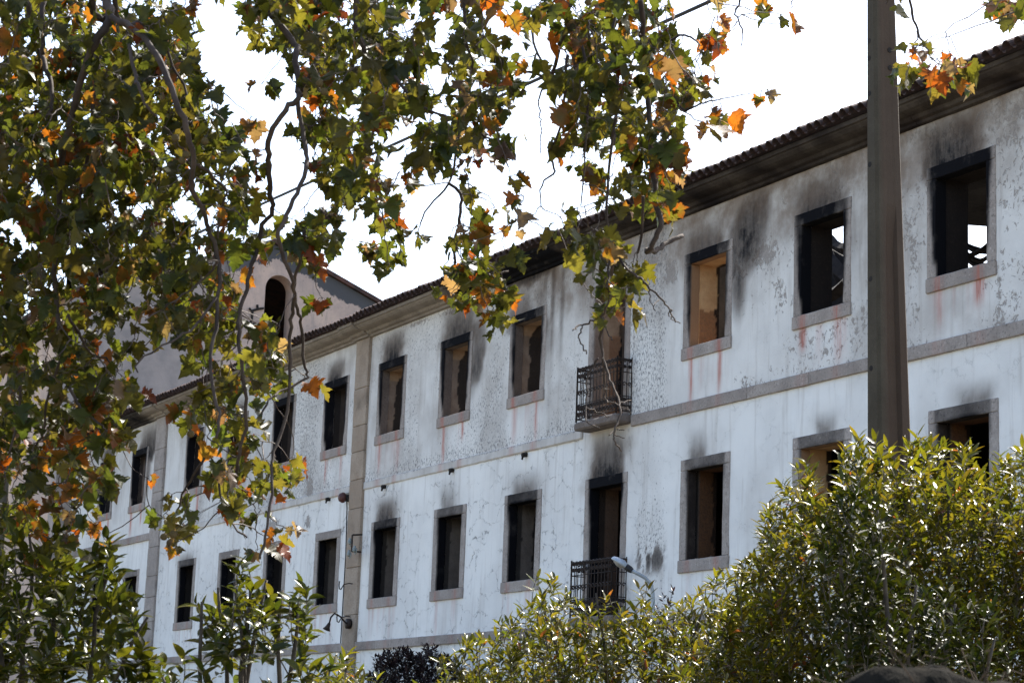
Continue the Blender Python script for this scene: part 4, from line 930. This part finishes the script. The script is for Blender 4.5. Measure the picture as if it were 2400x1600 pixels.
# sprays at the far right, before and beside the pole
TR.append((S(1600, 0, [(1520, -420), (1560, -50), (1600, 140), (1640, 260), (1700, 370), (1715, 410)]), 14.0, 4.5, 2.5)); TR.append((S(1600, 0, [(1625, 200), (1600, 290), (1560, 300)]), 14.0, 2, 1.5))
TR.append((S(1600, 0, [(420, -400), (390, 0), (370, 90), (410, 210), (405, 320)]), 14.0, 4, 1.5)); TR.append((S(1600, 0, [(380, 150), (345, 190), (330, 240)]), 14.0, 2, 1)); TR.append((S(1600, 0, [(2250, -400), (2280, -100), (2260, 60)]), 13.6, 5, 2))
TR.append((S(1600, 0, [(700, -400), (600, -100), (580, 20)]), 14.0, 4, 2)); TR.append((S(1600, 0, [(700, -300), (760, -60), (740, 60)]), 14.0, 3, 1.5)); TR.append((S(1600, 0, [(1400, -300), (1420, -100), (1400, 30)]), 14, 3, 1.5))
TR.append((S(1600, 0, [(-80, 280), (0, 240), (80, 280), (130, 350)]), 13.4, 4, 2)); TR.append((S(1600, 0, [(-80, 620), (0, 760), (120, 715), (240, 690)]), 13.2, 4, 2))
for q, d, a, b in TR:
    if q[-1][0] < 640 and d > 13.5: d -= 1.3
    L = len(q); ph = random.uniform(0, 6); P = [at(u, v, d + .25 * math.sin(ph + i * .6) - .25 * math.sin(ph)) for i, (u, v) in enumerate(q)]
    wd.branch(P, a * .8 / FPX * d, b * .8 / FPX * d, 6, True, .005)
    if q[0][1] < -30:                                            # comes from above the frame: join it to the nearest limb
        top = P[0]; LL = np.concatenate([limbA, limbB, limbC]); j = LL[np.argmin(np.linalg.norm((LL - top) * np.array([1, 1, .5]), axis=1))]
        wd.branch([j, (j + top) / 2 + np.array([.05, .05, .15]), top], a * .7 / FPX * d, a * .55 / FPX * d, 6, True)
# density of the hanging foliage, row by row (50 px of a 2352 px wide frame): start, end, cover
ROWS = {-300: [(-400, 1700, .15)], -250: [(-400, 1800, .18)], -200: [(-400, 1900, .2)], -150: [(-400, 1700, .2)], -100: [(-300, 1650, .3)], -50: [(-250, 900, .7), (900, 1650, .6), (2280, 2420, .6)],
 0: [(-150, 300, .85), (300, 350, .5), (350, 400, .8), (400, 462, .45), (555, 930, .9), (940, 1190, .55), (1190, 1540, .8), (1750, 1790, .5), (2020, 2060, .4), (2270, 2400, .96)],
 50: [(-150, 390, .92), (390, 470, .85), (560, 640, .6), (640, 940, .92), (940, 1000, .35), (1040, 1140, .75), (1200, 1560, .8), (1590, 1690, .7), (1795, 1835, .5)],
 100: [(-150, 450, .95), (590, 680, .7), (680, 990, .92), (990, 1200, .7), (1200, 1260, .4), (1260, 1560, .85), (1600, 1690, .6), (2075, 2115, .75), (2165, 2200, .6)],
 150: [(-150, 440, .95), (670, 960, .92), (1010, 1180, .75), (1270, 1590, .8), (1590, 1660, .5), (2075, 2240, .93)],
 200: [(-150, 500, .95), (580, 610, .5), (690, 1000, .88), (1000, 1200, .8), (1290, 1660, .85), (1720, 1752, .5)],
 250: [(-150, 510, .95), (575, 615, .45), (690, 930, .85), (930, 1010, .5), (1010, 1200, .85), (1260, 1580, .8), (1590, 1660, .55)],
 300: [(-150, 560, .95), (670, 900, .88), (960, 1200, .8), (1250, 1400, .8), (1400, 1570, .85), (1615, 1655, .6)],
 350: [(-150, 570, .95), (690, 880, .8), (900, 1060, .75), (1070, 1200, .5), (1280, 1380, .5), (1400, 1570, .8)],
 400: [(-150, 610, .9), (700, 890, .85), (900, 980, .6), (1040, 1110, .55), (1170, 1200, .45), (1390, 1580, .75)],
 450: [(-150, 620, .9), (780, 890, .8), (900, 955, .45), (1110, 1170, .4), (1195, 1235, .5), (1340, 1400, .4), (1400, 1580, .7)],
 500: [(-150, 600, .9), (660, 770, .85), (830, 950, .6), (1020, 1120, .6), (1140, 1220, .4), (1270, 1385, .7)],
 550: [(-150, 600, .88), (630, 770, .8), (820, 965, .75), (1010, 1100, .6), (1270, 1390, .8), (1400, 1460, .5)],
 600: [(-150, 540, .9), (660, 755, .6), (885, 925, .7), (1000, 1185, .75), (1350, 1480, .8)],
 650: [(-150, 560, .9), (1010, 1185, .85), (1370, 1485, .75)],
 700: [(-150, 570, .9), (725, 785, .45), (1080, 1155, .75), (1380, 1440, .65)],
 750: [(-150, 330, .85), (330, 600, .8), (590, 660, .6), (1105, 1145, .6)], 800: [(-150, 290, .88), (440, 660, .8)], 850: [(-150, 310, .88), (450, 660, .75), (690, 735, .5)], 900: [(-150, 320, .85), (410, 590, .7), (600, 650, .5)],
 950: [(-150, 300, .85), (410, 590, .8)], 1000: [(-150, 290, .85), (440, 590, .75)], 1050: [(-150, 260, .85), (470, 690, .8)], 1100: [(-150, 250, .8), (305, 345, .3), (480, 680, .8)], 1150: [(-150, 240, .7), (355, 445, .7), (500, 640, .65)], 1200: [(-150, 250, .6), (355, 440, .75), (630, 662, .6)], 1250: [(-150, 200, .5), (385, 415, .5), (560, 650, .4)]}
lv = Leaves([leaf_plane(100 + i) for i in range(9)], M_LEAF)
CL = []
for y0, iv in ROWS.items():
    if 0 <= y0 < 1200: iv = iv + [(-480, -150, .6)]
    for a, b, c in iv:
        if b - a > 70: a, b = a + 12, b - 12
        area = (b - a) * 50; n_ = -math.log(1 - min(c, .96)) * area / (430.0 if a < 300 else 375.0); n_ = int(n_) + (random.random() < n_ % 1)
        k = 0
        while k < n_:
            u, v = random.uniform(a, b) * K, (y0 + random.uniform(0, 50)) * K
            inner_ = min(u / K - a, b - u / K) > 25
            d = random.uniform(12.3, 15.8) if u < 1000 else random.uniform(12.4, 14.6)
            m = min(n_ - k, random.choice((2, 3, 3, 4))); CL.append((u, v, d, m, c)); k += m
CL.sort(key=lambda q: (q[1], q[0]))
for u, v, d, m, c in CL:
    p = at(u, v, d)
    j = wd.near(p + np.array([0, 0, .10]), .8); L = np.linalg.norm(p - j)
    if L > .9 and v > 0: p = at(u, v, MR[2] @ (j - CAM)) * .7 + p * .3; L = np.linalg.norm(p - j)
    p0 = p + np.array([0, 0, .05])
    midp = (j + p0) / 2 + rv(.06 * L) + np.array([0, 0, -.03 * L]); wd.branch([j, midp, p0], .0035 + .002 * min(L, 1.2), .0022, 4, False, .004)
    for k in range(m):
        size = random.choice((.058, .072, .086, .097, .112, .145)) * random.uniform(.85, 1.12)
        a = random.uniform(0, 2 * math.pi); out = np.array([math.cos(a), math.sin(a), 0.0])
        q = p0 + out * random.uniform(.02, .07) + np.array([0, 0, random.uniform(-.05, .02)])
        dr_ = out * random.uniform(.2, .9) + np.array([0, 0, random.uniform(-1.1, -.1)]); nr_ = np.array([0, 0, 1.0]) * random.uniform(.2, 1) + out * random.uniform(0, .8) + rv(.45)
        c0, c1 = plane_col(.07 + .16 * (c < .65) + .16 * (u > 1540) + .06 * (v > 1000)); lv.add(q, dr_, nr_, size, c0, c1)
        wd.twigs.tube([p0, (p0 + q) / 2 + np.array([0, 0, .008]), q], .0018, 3)
lv.emit(tree, 'leaf', 'leaf_mass', 300, origin=TB)
wd.emit(M_BARK, M_TWIG, tree, TB)
# hanging seed balls
bm = bmesh.new(); bmesh.ops.create_icosphere(bm, subdivisions=2, radius=.5)
for v_ in bm.verts: v_.co *= random.uniform(.92, 1.08)
bme = bpy.data.meshes.new('seed_ball'); bm.to_mesh(bme); bm.free()
for u, v, d in ((412, 324, 12.3), (480, 331, 12.3), (427, 376, 12.2), (436, 363, 12.2), (384, 1257, 12.6), (406, 1252, 12.6), (447, 1016, 12.6), (236, 676, 12.6), (1378, 6, 12.6), (749, 195, 12.3), (760, 215, 12.3)):
    p = at(u, v, d); o = link('seed_ball', bme, M_BALL, tree); o.location = p - TB; o.scale = (.045,) * 3
    j = wd.near(p + np.array([0, 0, .15]), 1.0); MB().tube([p - TB, (p + j) / 2 - TB + np.array([.01, 0, .02]), j - TB], .0016, 4).obj('stalk', M_TWIG, tree)
# ---------------- shrubs
def shrub(name, label, group, top, depth, dspan, leafset, mat, cols, lsize, cell, perc, stem_n, base_u, lean=(0, 0, 0), vlow=1640, cover=1.0, crown_low=None, updir=.5, rag=90, mass=True, stuff_stems=True, cat='shrub'):
    """leafy shrub: top = its outline in frame pixels (2352 wide); clusters fill the volume beneath it, stems grow from the ground"""
    us = np.array([q[0] for q in top]) * K; vs = np.array([q[1] for q in top]) * K
    b = at(base_u * K, 1500, depth); B0 = np.array([b[0], b[1], -0.05]); e_ = empty(name, (B0[0], B0[1], 0)); tag(e_, label, cat, group)
    O = np.array([B0[0], B0[1], 0.0]); w = Wood(); lf = Leaves(leafset, mat)
    u0, u1 = us.min(), us.max()
    for k in range(stem_n):
        uu = u0 + (u1 - u0) * (k + .5) / stem_n; vt = np.interp(uu, us, vs); tp = at(uu, vt + 60, depth + random.uniform(-.5, .5) * dspan); tp[2] = max(tp[2], .8)
        st_ = B0 + np.array([random.uniform(-.2, .2), random.uniform(-.2, .2), 0]) + (tp - B0) * np.array([.25, .25, 0]) * random.uniform(.3, 1)
        w.branch([st_, st_ + (tp - st_) * np.array([.2, .2, .35]), st_ + (tp - st_) * np.array([.55, .55, .7]), tp], .035, .008, 6, True, .01, 'stem')
    CLs = []
    ncell = 0
    for uu in np.arange(u0, u1, cell):
        vt = np.interp(uu + cell / 2, us, vs) + rag * (vnoise(np.array([[uu / 55.0, depth, 0]]), 5)[0] - .35); v = vt
        while v < (crown_low or vlow) * K:
            for _ in range(perc if random.random() < cover else 0):
                a_, b_ = uu + random.uniform(0, cell), v + random.uniform(0, cell)
                rim = min(1.0, (b_ - vt) / 120.0)
                if rag > 60 and b_ - vt < 70 and random.random() < .5: continue
                CLs.append((a_, b_, depth + random.uniform(-1, 1) * dspan * (.35 + .65 * rim)))
            v += cell
    # below the frame the shrub goes on down to the ground
    zlow = at((u0 + u1) / 2, vlow * K, depth)[2]
    if not crown_low:
        for _ in range(int(len(CLs) * .12)): CLs.append((random.uniform(u0, u1), random.uniform(vlow * K, vlow * K + 500), depth + random.uniform(-1, 1) * dspan))
    CLs = [(*q, at(*q)) for q in CLs]; CLs.sort(key=lambda q: abs(q[0] - base_u * K) * .3 - q[1])
    for a_, b_, d_, p in CLs:
        if p[2] < .15: continue
        j = w.near(p - np.array([0, 0, .12]), -.25); L = np.linalg.norm(p - j); dirv = p - j; dirv /= np.linalg.norm(dirv) + 1e-6
        w.branch([j, (j + p) / 2 + rv(.05 * L), p], .0035 + .003 * min(1, L), .0022, 4, False)
        gro = dirv * .6 + np.array([0, 0, updir]) + rv(.25); gro /= np.linalg.norm(gro)
        nl = random.randint(5, 9)
        for k in range(nl):
            t_ = k / nl; a = k * 2.4 + random.random(); s1 = np.cross(gro, (0.3, 0.9, .2)); s1 /= np.linalg.norm(s1); s2 = np.cross(gro, s1)
            outv = s1 * math.cos(a) + s2 * math.sin(a); base = p - gro * .14 * (1 - t_) * (lsize / .12)
            d3 = gro * (.35 + .75 * t_) + outv * (1.0 - .45 * t_) + np.array([0, 0, -.12]); nr_ = gro - outv * .3 + rv(.25)
            c = random.choice(cols); kk = random.uniform(.75, 1.25); c = tuple(x * kk for x in c); lf.add(base, d3, nr_, lsize * random.uniform(.7, 1.2), c, tuple(x * random.uniform(.8, 1.2) for x in c))
    lf.emit(e_, 'leaf', 'leaf_mass', 300, origin=O)
    w.emit(M_STEM, M_STEM, e_, O)
    return e_
NAR = [leaf_oval(i, .27, 5) for i in range(8)]; OVL = [leaf_oval(20 + i, .40, 5) for i in range(8)]; TINY = [leaf_oval(40 + i, .34, 3) for i in range(5)]
LC = [(.098, .098, .014), (.078, .084, .012), (.118, .112, .016), (.055, .066, .011), (.11, .092, .016)] * 16 + [(.22, .075, .035)]
DC = [(.042, .055, .010), (.055, .066, .011), (.032, .046, .010), (.065, .07, .011)]
shrub('laurel_shrub', 'broad pale olive narrow-leaved shrub in front of the lower balcony', None, [(690, 1560), (760, 1505), (800, 1480), (850, 1530), (930, 1570), (1030, 1480), (1120, 1430), (1180, 1370), (1245, 1315), (1300, 1340), (1345, 1320), (1385, 1290), (1450, 1315), (1510, 1350), (1560, 1350), (1640, 1330), (1720, 1300), (1800, 1300)], 17.5, 1.1, NAR, M_LAUREL, LC, .108, 46, 12, 9, 1400, updir=.8, rag=130)
shrub('laurel_shrub', 'tall dense olive-green narrow-leaved shrub hiding the foot of the concrete pole', None, [(1560, 1450), (1640, 1385), (1695, 1280), (1750, 1175), (1795, 1165), (1855, 1075), (1900, 1060), (1945, 1030), (2040, 1050), (2130, 985), (2190, 1030), (2260, 1070), (2310, 1050), (2360, 1020), (2480, 1010), (2620, 1120), (2700, 1300)], 16.0, 1.2, NAR, M_LAUREL, LC, .112, 46, 12, 10, 2150, updir=.8, rag=150)
shrub('laurel_shrub', 'dark green upright narrow-leaved shrub with shade painted into its leaves, standing before the olive shrub', None, [(1880, 1250), (1930, 1090), (1960, 1020), (2000, 1060), (2040, 1200), (2110, 1290), (2200, 1330), (2300, 1420), (2330, 1500)], 13.4, .5, NAR, M_SHADELAUREL, [tuple(x * .6 for x in q) for q in DC], .11, 52, 7, 5, 2060, cover=.9, updir=.8)  # dark leaf colours scaled down further to paint in the shade on this shrub
shrub('orange_tree', 'dense dark broad-leaved shrub beneath the plane tree at the building\'s far end', None, [(-160, 1200), (-60, 1180), (20, 1170), (90, 1165), (170, 1180), (250, 1215), (300, 1260), (335, 1330), (350, 1420), (375, 1500), (385, 1570)], 13.6, .9, OVL, M_CITRUS, DC + [(.058, .066, .010)], .135, 56, 4, 6, 100)
shrub('orange_tree', 'small broad-leaved tree with bare forked stems before the lower windows', None, [(445, 1400), (455, 1330), (500, 1290), (545, 1265), (600, 1265), (640, 1290), (690, 1320), (700, 1350), (705, 1400)], 13.0, .5, OVL, M_CITRUS, DC + [(.06, .07, .010)], .12, 56, 4, 7, 575, crown_low=1470, cover=1.0)
shrub('orange_tree', 'low broad-leaved bush between the dark shrub and the forked small tree', None, [(330, 1560), (370, 1500), (400, 1440), (440, 1480), (500, 1500), (560, 1560), (640, 1560), (670, 1500), (700, 1480), (740, 1520), (760, 1570)], 12.6, .5, OVL, M_CITRUS, DC + [(.06, .07, .010)], .115, 56, 3, 5, 480, cover=.9)
PC = [(.022, .012, .016), (.03, .016, .018), (.018, .014, .014), (.04, .022, .02)]
shrub('purple_shrub', 'dark purple-leaved shrub against the base of the white wall', 'purple shrubs', [(845, 1560), (870, 1510), (900, 1490), (930, 1475), (960, 1500), (985, 1480), (1010, 1500), (1040, 1510), (1070, 1560)], 44.0, .9, TINY, M_PURPLE, PC, .11, 16, 9, 6, 960, vlow=1600, rag=30)
shrub('purple_shrub', 'dark purple sprigs showing above the pale shrub beside the street lamp', None, [(1505, 1400), (1525, 1330), (1540, 1325), (1555, 1360), (1575, 1360), (1600, 1400), (1640, 1430)], 24.0, .25, TINY, M_PURPLE, PC, .07, 30, 1, 5, 1560, vlow=1500, rag=20)
# ------------------------------------------------------------------ boulder and dry grass at the roadside, close to the camera
bp = at(2175, 1600, 6.0); bm = bmesh.new(); bmesh.ops.create_icosphere(bm, subdivisions=5, radius=1.0)
P = np.array([v.co for v in bm.verts]); n1 = fbm(P * 1.6 + 5, 81); n2 = fbm(P * 6 + 3, 83)
for v_, a, b_ in zip(bm.verts, n1, n2): v_.co *= .78 + .42 * a + .07 * b_
bme = bpy.data.meshes.new('boulder'); bm.to_mesh(bme); bm.free()
for p_ in bme.polygons: p_.use_smooth = True
zmax = max(v.co.z for v in bme.vertices)
bo = link('boulder', bme, simple_material('dark_rock', (.018, .016, .013), (.008, .008, .007), 5, 1.0, .8, 0, .05, .02)); htop = at(2175, 1552, 6.0)[2]
bo.scale = (.42, .42, htop / (zmax * 1.8)); bo.location = (bp[0], bp[1], htop - zmax * bo.scale[2]); bo.rotation_euler = (0, 0, 1.1)
tag(bo, 'dark rounded boulder in front of the olive shrub, tufted with dry grass', 'boulder')
mb = MB()
for k in range(70):
    u, v = random.uniform(2030, 2420), 1600; d = random.uniform(5.7, 7.5); root = at(u, 1640, d); root[2] -= .1; L = random.uniform(.12, .34); dv = np.array([random.uniform(-.6, .6), random.uniform(-.6, .6), 1.0])
    mb.tube([root, root + dv * L * .5 + rv(.01), root + dv * L * .85 + rv(.02) - np.array([0, 0, .03]), root + dv * L * .95 + np.array([dv[0] * .08, dv[1] * .08, -.06])], [.003, .0025, .002, .0008], 3)
    mb.tube([np.array([root[0], root[1], 0]), root], .003, 3)
tag(mb.obj('dry_grass', simple_material('straw', (.075, .05, .03), (.04, .026, .016), 20, 1.0, 0)), 'dry brown grass stalks rising around the boulder', 'grass', kind='stuff')
